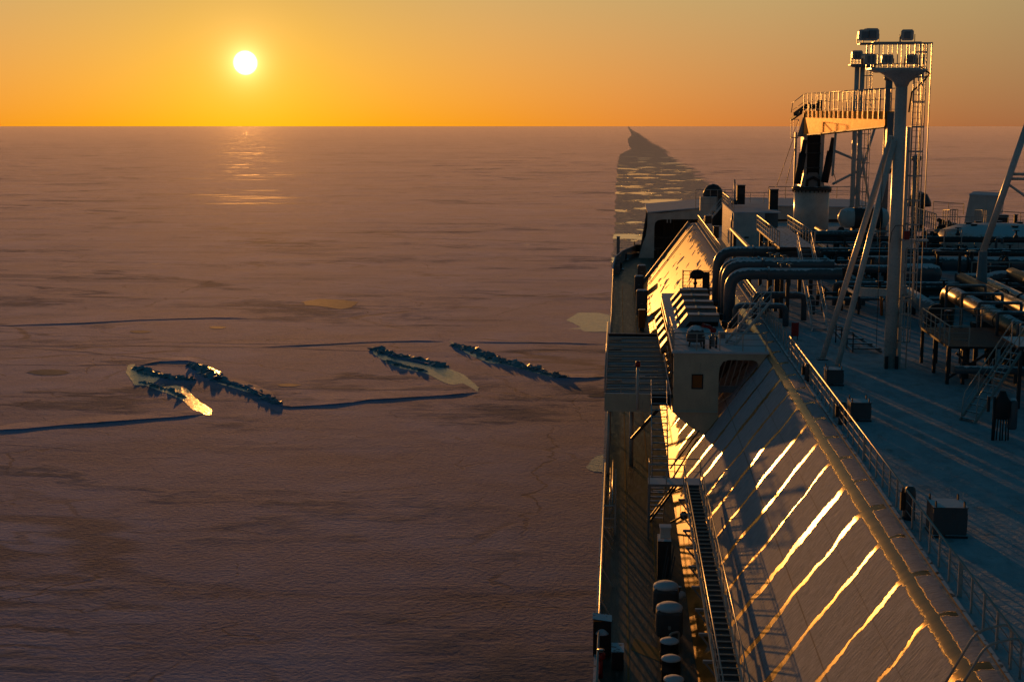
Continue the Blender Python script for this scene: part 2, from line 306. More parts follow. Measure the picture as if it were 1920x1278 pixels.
# ------------------------------------------------------------------ mesh builder
class MB:
    def __init__(s): s.v=[]; s.f=[]; s.s=[]
    def add(s,vs,fs,sm=False):
        o=len(s.v); s.v+= [Vector(a) for a in vs]; s.f+=[tuple(i+o for i in f) for f in fs]; s.s+=[sm]*len(fs); return s
    def box(s,x0,x1,y0,y1,z0,z1,T=None):
        vs=[Vector((x,y,z)) for z in (z0,z1) for y in (y0,y1) for x in (x0,x1)]
        if T: vs=[T@a for a in vs]
        return s.add(vs,[(0,2,3,1),(4,5,7,6),(0,1,5,4),(2,6,7,3),(0,4,6,2),(1,3,7,5)])
    def bar(s,a,b,w,h=None,up=(0,0,1)):
        a=Vector(a); b=Vector(b); h=h or w; d=(b-a).normalized(); u=Vector(up)
        if abs(d.dot(u))>.98: u=Vector((0,1,0))
        r=d.cross(u).normalized(); u=r.cross(d)
        vs=[p+r*i*w/2+u*j*h/2 for p in (a,b) for (i,j) in ((-1,-1),(1,-1),(1,1),(-1,1))]
        return s.add(vs,[(3,2,1,0),(4,5,6,7),(0,1,5,4),(1,2,6,5),(2,3,7,6),(3,0,4,7)])
    def tube(s,pts,r,n=10,cap=True,r1=None):
        pts=[Vector(p) for p in pts]; k=len(pts)
        rs=[r+(r1-r)*i/(k-1) if r1 is not None else r for i in range(k)]
        o=[]; pr=None
        for i,p in enumerate(pts):
            d=(pts[min(i+1,k-1)]-pts[max(i-1,0)]).normalized()
            if pr is None:
                u=Vector((0,0,1)) if abs(d.z)<.95 else Vector((0,1,0)); pr=d.cross(u).normalized()
            else: pr=(pr-d*pr.dot(d)).normalized()
            q=d.cross(pr)
            sc_=1.0
            if 0<i<k-1:
                a1=(pts[i]-pts[i-1]).normalized(); sc_=1/max(.6,d.dot(a1))
            for j in range(n):
                t=2*math.pi*j/n; o.append(p+(pr*math.cos(t)+q*math.sin(t))*rs[i]*(sc_ if sc_<1.3 else 1.3))
        fs=[(i*n+j,i*n+(j+1)%n,(i+1)*n+(j+1)%n,(i+1)*n+j) for i in range(k-1) for j in range(n)]
        s.add(o,fs,True)
        if cap:
            b=len(s.v)-len(o); s.f+=[tuple(b+j for j in reversed(range(n))),tuple(b+(k-1)*n+j for j in range(n))]; s.s+=[False,False]
        return s
    def prism(s,poly,axis,a,b):
        """poly: 2D points; extruded along axis between a and b"""
        def mk(u,vv,t): return {'x':(t,u,vv),'y':(u,t,vv),'z':(u,vv,t)}[axis]
        n=len(poly); vs=[mk(u,vv,a) for u,vv in poly]+[mk(u,vv,b) for u,vv in poly]
        return s.add(vs,[tuple(reversed(range(n))),tuple(range(n,2*n))]+[(i,(i+1)%n,(i+1)%n+n,i+n) for i in range(n)])
    def lathe(s,c,prof,n=16,axis='z'):
        c=Vector(c); vs=[]
        for r,h in prof:
            for j in range(n):
                t=2*math.pi*j/n; a,b=r*math.cos(t),r*math.sin(t)
                vs.append(c+Vector({'z':(a,b,h),'x':(h,a,b),'y':(a,h,b)}[axis]))
        k=len(prof); s.add(vs,[(i*n+j,i*n+(j+1)%n,(i+1)*n+(j+1)%n,(i+1)*n+j) for i in range(k-1) for j in range(n)],True)
        b=len(s.v)-len(vs)
        s.f+=[tuple(b+j for j in reversed(range(n))),tuple(b+(k-1)*n+j for j in range(n))]; s.s+=[False,False]
        return s
    def mesh(s,name,off=Vector()):
        me=bpy.data.meshes.new(name); me.from_pydata([tuple(a-off) for a in s.v],[],s.f)
        me.polygons.foreach_set('use_smooth',s.s); me.update(); return me
def elbow(p0,c,p1,r,n=6):
    """points rounding a corner c between p0 and p1 with radius r"""
    p0,c,p1=Vector(p0),Vector(c),Vector(p1); a=(p0-c).normalized(); b=(p1-c).normalized(); out=[]
    for i in range(n+1):
        t=i/n; s0=c+a*r; e0=c+b*r
        out.append((1-t)**2*s0+2*t*(1-t)*c+t*t*e0)
    return out
def pipe_path(pts,r):
    out=[Vector(pts[0])]
    for i in range(1,len(pts)-1): out+=elbow(pts[i-1],pts[i],pts[i+1],r)
    return out+[Vector(pts[-1])]

def link(o,parent=None):
    col.objects.link(o)
    if parent is not None: o.parent=parent
    return o
LOC={}
def thing(name,label,cat,loc,group=None,rz=0):
    o=bpy.data.objects.new(name,None); o.location=loc; o.rotation_euler=(0,0,rz); o.empty_display_size=.3; link(o)
    o['label']=label; o['category']=cat
    if group: o['group']=group
    LOC[o.name]=Vector(loc) if rz==0 else None
    return o
def root(o):
    while o.parent: o=o.parent
    return o
def part(name,mb,mat,parent,local=False,bev=0):
    off=Vector() if local else LOC[root(parent).name]
    o=bpy.data.objects.new(name,mb.mesh(name,off)); o.data.materials.append(M[mat]); link(o,parent)
    if bev:
        b=o.modifiers.new('bevel','BEVEL'); b.width=bev; b.segments=2
    return o
def one(name,mb,mat,label,cat,loc=(0,0,0),group=None,kind=None,bev=0):
    o=bpy.data.objects.new(name,mb.mesh(name,Vector(loc))); o.location=loc; o.data.materials.append(M[mat]); link(o)
    LOC[o.name]=Vector(loc)
    if label: o['label']=label; o['category']=cat
    if group: o['group']=group
    if kind: o['kind']=kind
    if bev:
        b=o.modifiers.new('bevel','BEVEL'); b.width=bev; b.segments=2
    return o
def dup(o,loc,label=None,rz=None,group=None):
    def cp(a,par):
        c=a.copy(); col.objects.link(c)
        if par is not None: c.parent=par
        for ch in a.children: cp(ch,c)
        return c
    c=cp(o,None); c.location=loc
    if rz is not None: c.rotation_euler[2]=rz
    if label: c['label']=label
    if group: c['group']=group
    LOC[c.name]=Vector(loc); return c
def railing(label,pts,h=1.1,step=1.5,mids=2,r=.026,mat='rail',name='railing',group=None,heavy=0,tops=True):
    """railing along a polyline of foot points"""
    pts=[Vector(p) for p in pts]; t=thing(name,label,'railing',pts[0],group)
    up=Vector((0,0,h)); m=MB().tube([p+up for p in pts],r*1.25,8); part('handrail',m,mat,t)
    for k in range(mids):
        part('mid_rail',MB().tube([p+up*((k+1)/(mids+1)) for p in pts],r*.55,6),'railmid' if mat=='rail' else mat,t)
    me=MB().bar((0,0,0),(0,0,h),r*2.2,r*1.2).mesh('post'); me.materials.append(M[mat])
    mh=MB().box(-.07,.07,-.02,.02,0,h).mesh('post'); mh.materials.append(M[mat])
    cnt=0
    for a,b in zip(pts,pts[1:]):
        L=(b-a).length; k=max(1,round(L/step))
        for i in range(k+(1 if b==pts[-1] else 0)):
            p=a+(b-a)*i/k; o=bpy.data.objects.new('post',mh if heavy and cnt%heavy==0 else me); o.location=p-pts[0]; link(o,t); cnt+=1
            if cnt>99: break
    return t
def stairs(label,foot,top,wdir,width,n,rail=True,mat='rail',tread='grate',name='stairs',hr=1.0,cat='stairs'):
    foot=Vector(foot); top=Vector(top); wd=Vector(wdir).normalized()*width; t=thing(name,label,cat,foot)
    for k in (0,1):
        part('stringer',MB().bar(foot+wd*k,top+wd*k,.05,.2),mat,t)
    d=top-foot; hd=Vector((d.x,d.y,0)).normalized()*.12
    m0=MB().bar(Vector(),wd,.22,.035,up=(0,0,1)).mesh('tread'); m0.materials.append(M[tread])
    for i in range(n):
        o=bpy.data.objects.new('tread',m0); o.location=d*((i+.5)/n); link(o,t)
    if rail:
        up=Vector((0,0,hr))
        for k in (0,1):
            a=foot+wd*k; b=top+wd*k
            part('handrail',MB().tube([a+d*.03,a+up*.8+d*.05,a+up+d*.09,b+up],.027,8).tube([a+up*.5+d*.06,b+up*.5],.018,6),mat,t)
            for s_ in (.35,.68,1): part('post',MB().bar(a+d*s_,a+d*s_+up,.05),mat,t)
    return t

# ------------------------------------------------------------------ sea ice (world frame, level)
SEA=[]
m=MB(); L=90000
m.add([(-L,-2000,0),(L,-2000,0),(L,L,0),(-L,L,0)],[(0,1,2,3)])
o=one('sea_ice',m,'ice',None,None,kind='structure'); SEA.append(o)
def ragged(poly,seg=6,amp=.25,seed=1,foreshort=1.0):
    rnd=random.Random(seed); out=[]
    for a,b in zip(poly,poly[1:]+poly[:1]):
        L=(b-a).length; k=max(1,min(60,int(L/seg)))
        for i in range(k):
            p=a+(b-a)*i/k; j=0 if i==0 else amp*seg
            out.append(Vector((p.x+rnd.uniform(-j,j),p.y+rnd.uniform(-j,j)*foreshort,p.z)))
    return out
left=[(1177,237.4),(1178.5,242),(1182,248),(1184,253),(1177,260.5),(1178,269),(1183,279),(1176,283),(1163,289),(1159,301),(1156,340),(1154,383),(1152,430),(1149,470),(1144,500)]
right=[(1420,470),(1390,400),(1352,362),(1326,342),(1306,326),(1291,313),(1275,303),(1261,295),(1242,279),(1228,272),(1215,263),(1207,257),(1200,252),(1193,248),(1186,244.5),(1182,241),(1180,237.4)]
def smoothpoly(pl,seed,k=5,amp=2.2):
    rnd=random.Random(seed); out=[]
    for (a,b) in zip(pl,pl[1:]):
        for i in range(k):
            t=i/k; y=a[1]+(b[1]-a[1])*t; sc_=amp*min(1,(y-236)/90)
            out.append((a[0]+(b[0]-a[0])*t+rnd.uniform(-1,1)*sc_,y))
    return out+[pl[-1]]
lp=[ice(*p) for p in smoothpoly(left,3,16,3.0)]; rp=[ice(*p) for p in smoothpoly(right,4,18,15)]
poly=[Vector((p.x,p.y,.03)) for p in lp+rp]
m=MB(); m.add(poly,[tuple(reversed(range(len(poly))))])
o=one('ice_channel',m,'channel',None,None,kind='structure'); SEA.append(o)
import bmesh
bm=bmesh.new(); bm.from_mesh(o.data); bmesh.ops.triangulate(bm,faces=bm.faces); bm.to_mesh(o.data); bm.free()

def flat_patch(px,seed,label,mat='melt',z=.02,name='ice_pool',amp=1.2):
    pts=[ice(*p) for p in smoothpoly(px+[px[0]],seed,9,amp)][:-1]
    c=sum(pts,Vector())/len(pts)
    m=MB().add([Vector((p.x,p.y,z)) for p in pts],[tuple(range(len(pts)))])
    o=one(name,m,mat,None,None,loc=(c.x,c.y,0),kind='structure')
    bm=bmesh.new(); bm.from_mesh(o.data); bmesh.ops.triangulate(bm,faces=bm.faces); bmesh.ops.recalc_face_normals(bm,faces=bm.faces)
    for f in bm.faces:
        if f.normal.z<0: f.normal_flip()
    bm.to_mesh(o.data); bm.free(); SEA.append(o); return o
flat_patch([(240,684),(252,682),(256,692),(290,700),(300,708),(286,720),(300,726),(330,722),(350,728),(365,745),(378,755),(398,768),(396,778),(385,778),(362,768),(345,752),(322,740),(300,733),(272,722),(252,722),(243,708),(236,700)],1,'')
flat_patch([(355,679),(375,682),(400,690),(414,697),(410,706),(396,706),(385,694),(368,687)],2,'')
flat_patch([(400,716),(440,722),(470,728),(488,733),(485,740),(460,734),(420,722)],3,'')
flat_patch([(697,650),(706,652),(712,663),(745,672),(790,682),(830,686),(870,702),(898,726),(896,735),(870,726),(835,718),(800,700),(750,690),(728,682),(712,672),(699,662)],5,'')
flat_patch([(842,640),(870,648),(905,660),(918,668),(940,676),(985,686),(1020,698),(1062,708),(1030,706),(985,694),(950,684),(915,680),(878,664),(850,646)],6,'')
flat_patch([(1062,600),(1085,586),(1120,586),(1175,596),(1175,622),(1110,622),(1050,619),(1090,614),(1075,606)],7,'')
flat_patch([(566,566),(600,560),(640,562),(672,566),(660,576),(640,580),(600,574),(575,572)],8,'',mat='lens',amp=2.0)
flat_patch([(1098,876),(1115,856),(1135,850),(1140,885),(1112,884)],11,'',amp=2)
for i,(x,y,wx) in enumerate([(262,592,28),(408,614,18),(540,722,22),(262,622,20),(92,698,40),(1010,664,0),(745,520,0),(1120,742,20)]):
    if wx: 
        a=[(x+wx*math.cos(t)*random.uniform(.8,1.2),y+wx*.14*math.sin(t)) for t in [k*math.pi/5 for k in range(10)]]
        flat_patch(a,20+i,'',mat='lens',amp=2.2)
# raised sheet edges (rafted ice): a low wedge whose near face stands up from the lower sheet
def lip(px,h,back,seed,closed=False):
    rnd=random.Random(seed); pp=smoothpoly(px,seed,6,.7); pts=[ice(*p) for p in pp]; m=MB(); vs=[]
    for i,p in enumerate(pts):
        f=min(1,i/4,(len(pts)-1-i)/4)+.02; hh=h*f*(1+.18*math.sin(i*.35+seed))
        vs+=[Vector((p.x,p.y,-.02)),Vector((p.x+rnd.uniform(-.05,.05),p.y+.02,hh)),Vector((p.x-.3,p.y+back*(.15+.85*f),.012))]
    k=len(pts); fs=[]
    for i in range(k-1):
        a=i*3; b=a+3; fs+=[(a,b,b+1,a+1),(a+1,b+1,b+2,a+2)]
    m.add(vs,fs); o=one('rafted_ice_edge',m,'lip',None,None,kind='structure'); SEA.append(o)
lip([(-40,808),(40,805),(110,798),(180,793),(260,787),(330,782),(387,776)],.10,4.5,1)
lip([(515,759),(545,763),(600,760),(630,758),(660,755),(690,750),(730,748),(790,744),(840,741),(899,735)],.10,9,2)
lip([(414,716),(440,722),(470,731),(500,745),(518,760)],.25,4,3)
lip([(852,648),(905,668),(940,678),(985,690),(1030,702),(1070,709),(1100,709),(1140,706)],.12,4,4)
lip([(700,655),(745,672),(800,683),(835,690)],.2,3,5)
lip([(-40,612),(150,606),(260,600),(400,596),(480,597)],.07,20,6)
lip([(480,651),(600,646),(700,641),(780,639),(840,640)],.06,20,7)
lip([(860,641),(960,642),(1060,643),(1140,646)],.06,20,8)
lip([(260,685),(300,678),(350,677),(375,681)],.12,4,9)
def rubble(px,seed,n,spread,size,label):
    rnd=random.Random(seed); base=[ice(*p) for p in px]; m=MB(); segs=list(zip(base,base[1:]))
    wts=[(b-a).length for a,b in segs]
    for _ in range(n):
        a,b=rnd.choices(segs,wts)[0]; t=rnd.random(); p=a+(b-a)*t+Vector((rnd.gauss(0,spread),rnd.gauss(0,spread),0))
        s_=size*(rnd.uniform(.3,1.1) if rnd.random()<.9 else rnd.uniform(1.4,2.3)); T=Matrix.Translation(p+Vector((0,0,s_*.10)))@Matrix.Rotation(rnd.uniform(0,6.3),4,'Z')@Matrix.Rotation(rnd.uniform(-.65,.65),4,'X')@Matrix.Rotation(rnd.uniform(-.5,.5),4,'Y')
        k=rnd.choice((4,5,5,6)); pl=[(s_*math.cos(2*math.pi*i/k+rnd.uniform(-.3,.3)),s_*math.sin(2*math.pi*i/k)*rnd.uniform(.6,1)) for i in range(k)]
        q=MB().prism(pl,'z',-s_*.10,s_*.10); m.add([T@x for x in q.v],q.f)
    o=one('ice_rubble',m,'rubble',label,'ice rubble',loc=base[len(base)//2],kind='stuff'); SEA.append(o)
rubble([(256,690),(275,697),(300,704),(330,708),(352,712)],1,520,.45,.38,'heap of dark broken ice slabs along the left pool')
rubble([(270,716),(300,726),(330,736),(345,744)],2,110,.25,.30,'row of ice blocks on the near side of the left pool')
rubble([(360,684),(380,692),(395,703),(412,712)],3,360,.5,.42,'curved heap of ice blocks right of the left pool')
rubble([(412,714),(440,720),(470,730),(500,745),(520,757)],4,420,.28,.34,'thin ridge of ice blocks running down to the step')
rubble([(704,653),(740,668),(790,676),(832,688)],5,560,.45,.40,'heap of ice blocks along the middle pool')
rubble([(722,676),(750,684),(795,696)],6,110,.25,.30,'short row of ice blocks in front of the middle pool')
rubble([(850,646),(905,662),(925,672),(950,679),(985,688),(1020,698),(1060,707)],7,760,.5,.42,'long ridge of ice blocks running toward the ship')

# ------------------------------------------------------------------ ship hull
TZ=22.0; DZ=14.0; XB=45.8
t=thing('cargo_ship','long gas carrier deck with snow on its sloping side and side passage','ship',(22.6,110,0))
plan=[(-.75,18),(-.75,196),(-.45,207),(.6,216),(3.0,227),(7,238),(13,247),(22.6,252)]
plan=plan+[(45.2-x,y) for x,y in reversed(plan[:-1])]
m=MB(); n_=len(plan); vs=[(x,y,DZ) for x,y in plan]+[(x+(22.6-x)*.04*(y>190),y-(6 if y>200 else 0),-1) for x,y in plan]
m.add(vs,[(i,(i+1)%n_,(i+1)%n_+n_,i+n_)[::-1] for i in range(n_)]); part('hull_side',m,'dark',t)
m=MB().add([(x,y,DZ) for x,y in plan],[tuple(reversed(range(n_)))])
for v_ in m.v: pass
part('main_deck',m,'deck',t)
# trunk: slope, rounded shoulder, deck, as one cross-section swept along the ship
sec=[(3.4,14.0)]
a0=math.atan2(8,5.95)
cx,cz_r=9.35,1.35
A=Vector((3.4,14)); 
# shoulder arc between slope and deck
ar=[]; rr=1.35; tl=rr*math.tan(a0/2); P0=Vector((9.35,22)); dS=Vector((math.cos(a0),math.sin(a0)))
s0=P0-dS*tl; c_=Vector((P0.x+tl,22-rr))
for i in range(9):
    th=math.pi/2+a0*(1-i/8); ar.append((c_.x+rr*math.cos(th),c_.y+rr*math.sin(th)))
Y0,Y1=16,189.6
prof=[(3.4,14.0)]+ar
ys=[Y0+(Y1-Y0)*i/60 for i in range(61)]
def sweep(prof,ys,smooth=True):
    m=MB(); k=len(prof); vs=[(x,y,z) for y in ys for x,z in prof]
    return m.add(vs,[(j*k+i,j*k+i+1,(j+1)*k+i+1,(j+1)*k+i) for j in range(len(ys)-1) for i in range(k-1)],smooth)
m=sweep(prof,ys); o=part('trunk_slope',m,'slope',t); o.location=-LOC[t.name]; o.data.transform(Matrix.Translation(LOC[t.name]))
xe=ar[-1][0]
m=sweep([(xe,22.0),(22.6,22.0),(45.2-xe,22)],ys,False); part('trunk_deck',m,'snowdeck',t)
m=sweep([(45.2-xe,22),(45.2-9.35+.5,21.6),(45.2-3.4,14)],ys,False); part('trunk_slope',m,'whitebare',t)
m=MB().add([(3.4,Y1,14),(xe,Y1,22),(22.6,Y1,22.25),(45.2-xe,Y1,22),(41.8,Y1,14)],[(4,3,2,1,0)]); part('trunk_end',m,'white',t)
# raised rib at the forward end of the slope
m=MB().bar((3.3,188.3,14.1),(9.3,188.3,22.15),.5,.45,up=(-.8,0,.6)); part('end_rib',m,'grey',t)
m=MB().bar((3.9,180.6,14.9),(9.45,180.6,22.35),.5,.12,up=(-.8,0,.6)); part('end_rib',m,'grey',t)
# side deck path lines
for x in (.62,2.03): part('deck_line',MB().box(x-.045,x+.045,30,186,DZ+.002,DZ+.006),'yellow',t)
part('deck_line',MB().prism([(.75,58.0),(2.1,56.6),(1.9,58.2),(.9,59.4)],'z',DZ+.003,DZ+.008),'yellow',t)
# edge gutter beside the trunk railing
part('gutter_bar',MB().box(xe-.05+.18,xe+.25,16,189,22.0,22.07),'dark',t)
part('sheer_strake',MB().box(-.80,-.62,18,196,13.7,14.12),'dark',t)
# welded seams across the painted shoulder
# bow bulwark
pl=[Vector((x,y,DZ)) for x,y in [(-.75,196),(-.45,207),(.6,216),(3.0,227)]]
m=MB()
for a,b in zip(pl,pl[1:]):
    m.add([a,b,b+Vector((0,0,1.7)),a+Vector((0,0,1.7 if a.y>200 else 1.1)),a+Vector((.15,0,0)),b+Vector((.15,-.1,0)),b+Vector((.15,-.1,1.7)),a+Vector((.15,0,1.7 if a.y>200 else 1.1))],[(0,3,2,1),(4,5,6,7),(3,7,6,2)])
part('bow_bulwark',m,'grey',t)
for a in (200,204,208,212): part('bulwark_stay',MB().prism([(a,DZ),(a+.15,DZ),(a+.15,15.2),(a,15.2)],'x',-.3,.35),'grey',t)

# forecastle front with arched opening (aft-facing), Y=222
t=thing('forecastle','pale forecastle front with dark arched opening at the bow','deckhouse',(14,222,DZ))
Yf=222
x0=at(1214,400,y=Yf).x; zt=at(1214,399,y=Yf).z; xi=at(1227,415,y=Yf).x; zi=at(1240,411,y=Yf).z
arch=[(xi+1.2,zi),(xi+.5,zi-.15),(xi+.12,zi-.5),(xi,zi-1.2),(xi,DZ)]
m=MB().prism([(x0,zt),(x0,zt-2.0),(x0-.25,zt-3.6),(x0-.75,zt-5.0),(x0-1.3,DZ)]+[(xi,DZ)]+arch[::-1][1:]+[(xi+1.2,zt)],'y',Yf,Yf+.12); part('front_wall',m,'whitebare',t)
m=MB().prism([(xi+1.2,zt),(xi+1.2,zi),(40,zi+.2),(40,zt+.9),(22,zt+1.1),(13,zt+.75)],'y',Yf,Yf+.5); part('front_wall',m,'whitebare',t)
m=MB().prism([(x0-.05,zt),(13,zt+.78),(22,zt+1.15),(40,zt+.9),(40,zt+1.05),(22,zt+1.3),(13,zt+.95),(x0-.05,zt+.18)],'y',Yf-.3,Yf+20); part('roof',m,'snow',t)
part('back_wall',MB().box(x0,40,Yf+14,Yf+14.3,DZ,zt),'drab',t)
part('side_wall',MB().prism([(x0-1.3,DZ),(x0-.2,zt),(x0,zt),(x0-1.1,DZ)],'y',Yf+.5,Yf+14),'box',t)
for v_ in t.children[-1].data.vertices:
    if v_.co.y>7: v_.co.x+=1.6
for k in range(4): part('frame',MB().box(xi+1.6+k*1.5,xi+1.75+k*1.5,Yf+4,Yf+4.3,DZ,zi),'dark',t)
part('beam',MB().box(xi,20,Yf+4,Yf+4.3,16.6,16.9),'dark',t)
part('lamp_bracket',MB().box(xi+1.9,xi+2.05,Yf-.3,Yf,zi-.5,zi+.1).box(xi+2.4,xi+2.55,Yf-.3,Yf,zi-.5,zi+.1),'whitebare',t)
# mooring gear near the bow
t=thing('mooring_winch','dark mooring winch drum before the forecastle opening','winch',at(1202,478,z=DZ))
q=LOC[t.name]
m=MB().lathe(q+Vector((0,0,1.1)),[(1.1,-1.2),(1.1,-1.05),(.6,-1),(.6,1),(1.1,1.05),(1.1,1.2)],18,'x'); part('drum',m,'black',t)
part('base',MB().box(q.x-1.5,q.x+1.5,q.y-.8,q.y+.8,DZ,DZ+.4),'dark',t)
part('gearbox',MB().box(q.x+1.25,q.x+1.9,q.y-.6,q.y+.7,DZ+.3,DZ+1.7),'dark',t)
for i,(px,py,lb) in enumerate([(1172,487,'pair of bollards on the curved bow edge, farther one'),(1163,505,'pair of bollards beside the port bow railing, nearer one')]):
    t=thing('bollard',lb,'bollard',at(px,py,z=DZ)); q=LOC[t.name]
    part('base',MB().box(q.x-.5,q.x+.5,q.y-1,q.y+1,DZ,DZ+.15),'dark',t)
    for s_ in (-.6,.6): part('post',MB().lathe(q+Vector((0,s_,.1)),[(.25,0),(.25,.75),(.32,.78),(.32,.9)],14),'black',t)
t=thing('signal_post','slim pale post standing at the port bow bulwark','post',at(1159,478,z=DZ)); q=LOC[t.name]
part('pole',MB().bar(q,q+Vector((0,0,2.9)),.5,.3),'grey',t); part('cap',MB().box(q.x-.3,q.x+.3,q.y-.2,q.y+.2,DZ+2.9,DZ+3.0),'snow',t)
railing('low pale railing across the foredeck beside the winch',[at(1222,478,z=DZ),at(1245,478,z=DZ)],step=1)
for i,(px,py,w_,h_,lb) in enumerate([(1203,520,1.15,1.8,'tall rounded dark locker on the side deck, farthest'),(1198,548,1.15,2.2,'tall rounded dark locker on the side deck, in front of the farthest'),(1203,592,1.25,3.0,'broad dark locker at the foot of the lit slope')]):
    b=at(px,py,z=DZ); t=thing('deck_locker',lb,'locker',b,'dark lockers on the forward side deck')
    part('body',MB().box(b.x-w_/2,b.x+w_/2,b.y-.6,b.y+.6,DZ+.15,DZ+h_),'drab',t,bev=.18)
    part('plinth',MB().box(b.x-w_/2+.1,b.x+w_/2-.1,b.y-.5,b.y+.5,DZ,DZ+.2),'dark',t)
    part('handle',MB().bar((b.x-.15,b.y-.66,DZ+h_*.5),(b.x+.15,b.y-.66,DZ+h_*.5),.05),'rail',t)
b=at(1203,618,z=DZ); t=thing('fire_box','rusty orange box on the side deck by the lit slope','box',b)
part('body',MB().box(b.x-.35,b.x+.35,b.y-.4,b.y+.4,DZ+.3,DZ+2.2),'amber',t,bev=.04); part('stand',MB().box(b.x-.25,b.x+.25,b.y-.3,b.y+.3,DZ,DZ+.3),'dark',t)

# ------------------------------------------------------------------ port side railing
railing('long ship-side railing, far stretch up to the bow',[(-.62,111,DZ),(-.62,196,DZ)],step=2.0,mids=2,r=.035)
railing('ship-side railing running under and past the grating platform, near stretch',[(-.62,34,DZ),(-.62,86,DZ)],step=1.5,mids=2,r=.04,heavy=4)
# inward stays of the near railing
STAY=['slanted railing stay below the photo edge','slanted railing stay at the foot of the photo','slanted railing stay just astern of the red hydrant','slanted railing stay beside the black rail cabinet','slanted railing stay ahead of the black rail cabinet','slanted railing stay abreast of the hose locker','slanted railing stay just astern of the gate frame','slanted railing stay touching the gate frame']
for k,(y) in enumerate([42,47,52.5,57.5,61.5,66,71.5,73.3]):
    one('rail_stay',MB().bar((-.62,y,DZ+1.0),(-.05,y-.0,DZ+.02),.05,.05),'rail','slanted stay of the near ship-side railing, %s from the bottom of the photo'%['','','','','','','',''][k] if 0 else STAY[k],'stay',loc=(-.3,y,DZ),group='stays of the ship side railing')

# ------------------------------------------------------------------ manifold platforms
Yp=87.0
t=thing('grating_platform','dark slatted grating platform overhanging the port side deck','platform',(1.3,Yp,18.2))
m=MB()
part('fascia',MB().box(-.72,2.1,Yp,Yp+.08,18.15,19.28),'cream',t)
part('side_plate',MB().box(-.72,-.64,Yp+.08,110.6,18.3,19.28),'cream',t)
part('side_plate',MB().box(3.32,3.4,Yp+.08,110.6,18.3,19.28),'grey',t)
part('floor_pan',MB().box(-.64,3.32,Yp+.3,110.4,18.5,18.56),'black',t)
sm=MB().box(-1.96,1.96,-.11,.11,0,.10).mesh('slat'); sm.materials.append(M['grate'])
sn=MB().box(-1.96,1.96,-.04,.04,0,.15).mesh('slat'); sn.materials.append(M['rail'])
for i in range(46):
    y=Yp+.5+i*.51
    if y>110: break
    o=bpy.data.objects.new('slat',sn if i%4==2 else sm); o.location=Vector((1.34,y,19.12 if i%4!=2 else 19.16))-LOC[t.name]; link(o,t)
part('end_beam',MB().box(-.7,3.35,110.4,110.6,18.5,19.4),'dark',t)
for k in range(5): part('clamp',MB().tube([(-.55,91+4.2*k,19.33),(.35,91+4.2*k,19.33)],.09,8),'rail',t)
# pillars under the platform
for x,y in ((-.45,Yp+.3),(-.45,98),(-.45,110),(1.0,Yp+3)):
    part('pillar',MB().tube([(x,y,DZ),(x,y,18.5)],.10 if x<0 else .14,10),'rail',t)
for y in (Yp+.5,): part('knee',MB().bar((1.0,y,16.3),(2.6,y,18.2),.12,.2),'dark',t)
# rail details: side rail of platform
railing('outboard railing on the grating platform, lit orange',[(-.70,Yp+.1,19.3),(-.70,110.4,19.3)],h=1.0,step=2.4,mids=1,r=.04)
railing('aft railing of five bars on the grating platform',[(-.66,Yp+.15,19.3),(2.15,Yp+.15,19.3)],h=1.0,step=.9,mids=4,r=.02)
t=thing('hose_stand','pale upright post with a dark red head on the grating platform','post',at(1195,745,y=Yp+.0)); b=at(1195,735,y=Yp-.05)
zt_=at(1195,686,y=Yp-.05).z
part('pole',MB().tube([(b.x,b.y,18.3),(b.x,b.y,zt_)],.09,10),'white',t); part('head',MB().lathe((b.x,b.y,zt_),[(.1,0),(.16,.05),(.16,.3),(.08,.4)],12),'red',t)
part('arm',MB().tube([(b.x,b.y,zt_-.55),(b.x+.45,b.y,zt_-.55)],.03,6),'white',t)
# main steep ladder down to the side deck
stairs('steep ladder from the grating platform down to the side deck',(2.15,81.5,DZ),(2.15,86.9,19.3),(1,0,0),.95,16,hr=.9,mat='grey')
# aft facing bulkhead with window, opening and gusset
t=thing('manifold_house','cream bulkhead with a small amber window under the railed snowy platform','deckhouse',(6.3,Yp,18))
X0=at(1263,657,y=Yp).x; XR=at(1347,700,y=Yp).x; zb=at(1300,770,y=Yp).z; Zs=lambda x:14+(x-3.4)*8/5.95
wx0,wx1=at(1298,710,y=Yp).x,at(1316,710,y=Yp).x; wz0,wz1=at(1300,725,y=Yp).z,at(1300,701,y=Yp).z
ZT=21.85
def holed(outer,inner,y0,y1,mat,par,name):
    # rectangular wall with rectangular hole as four blocks butted together
    (a,b,c,d),(e,f,g_,h)=outer,inner
    m=MB().box(a,e,y0,y1,c,d).box(f,b,y0,y1,c,d).box(e,f,y0,y1,c,g_).box(e,f,y0,y1,h,d); return part(name,m,mat,par)
holed((X0,XR,zb,ZT),(wx0,wx1,wz0,wz1),Yp,Yp+.12,'cream',t,'wall')
wn=part('window',MB().box(wx0-.05,wx1+.05,Yp-.03,Yp+.02,wz0-.06,wz0).box(wx0-.05,wx1+.05,Yp-.03,Yp+.02,wz1,wz1+.06).box(wx0-.06,wx0,Yp-.03,Yp+.02,wz0-.06,wz1+.06).box(wx1,wx1+.06,Yp-.03,Yp+.02,wz0-.06,wz1+.06),'black',t)
part('pane',MB().box(wx0,wx1,Yp+.05,Yp+.09,wz0,wz1),'amber',wn)
part('side_wall',MB().box(X0,X0+.1,Yp+.12,111,zb,ZT),'cream',t)
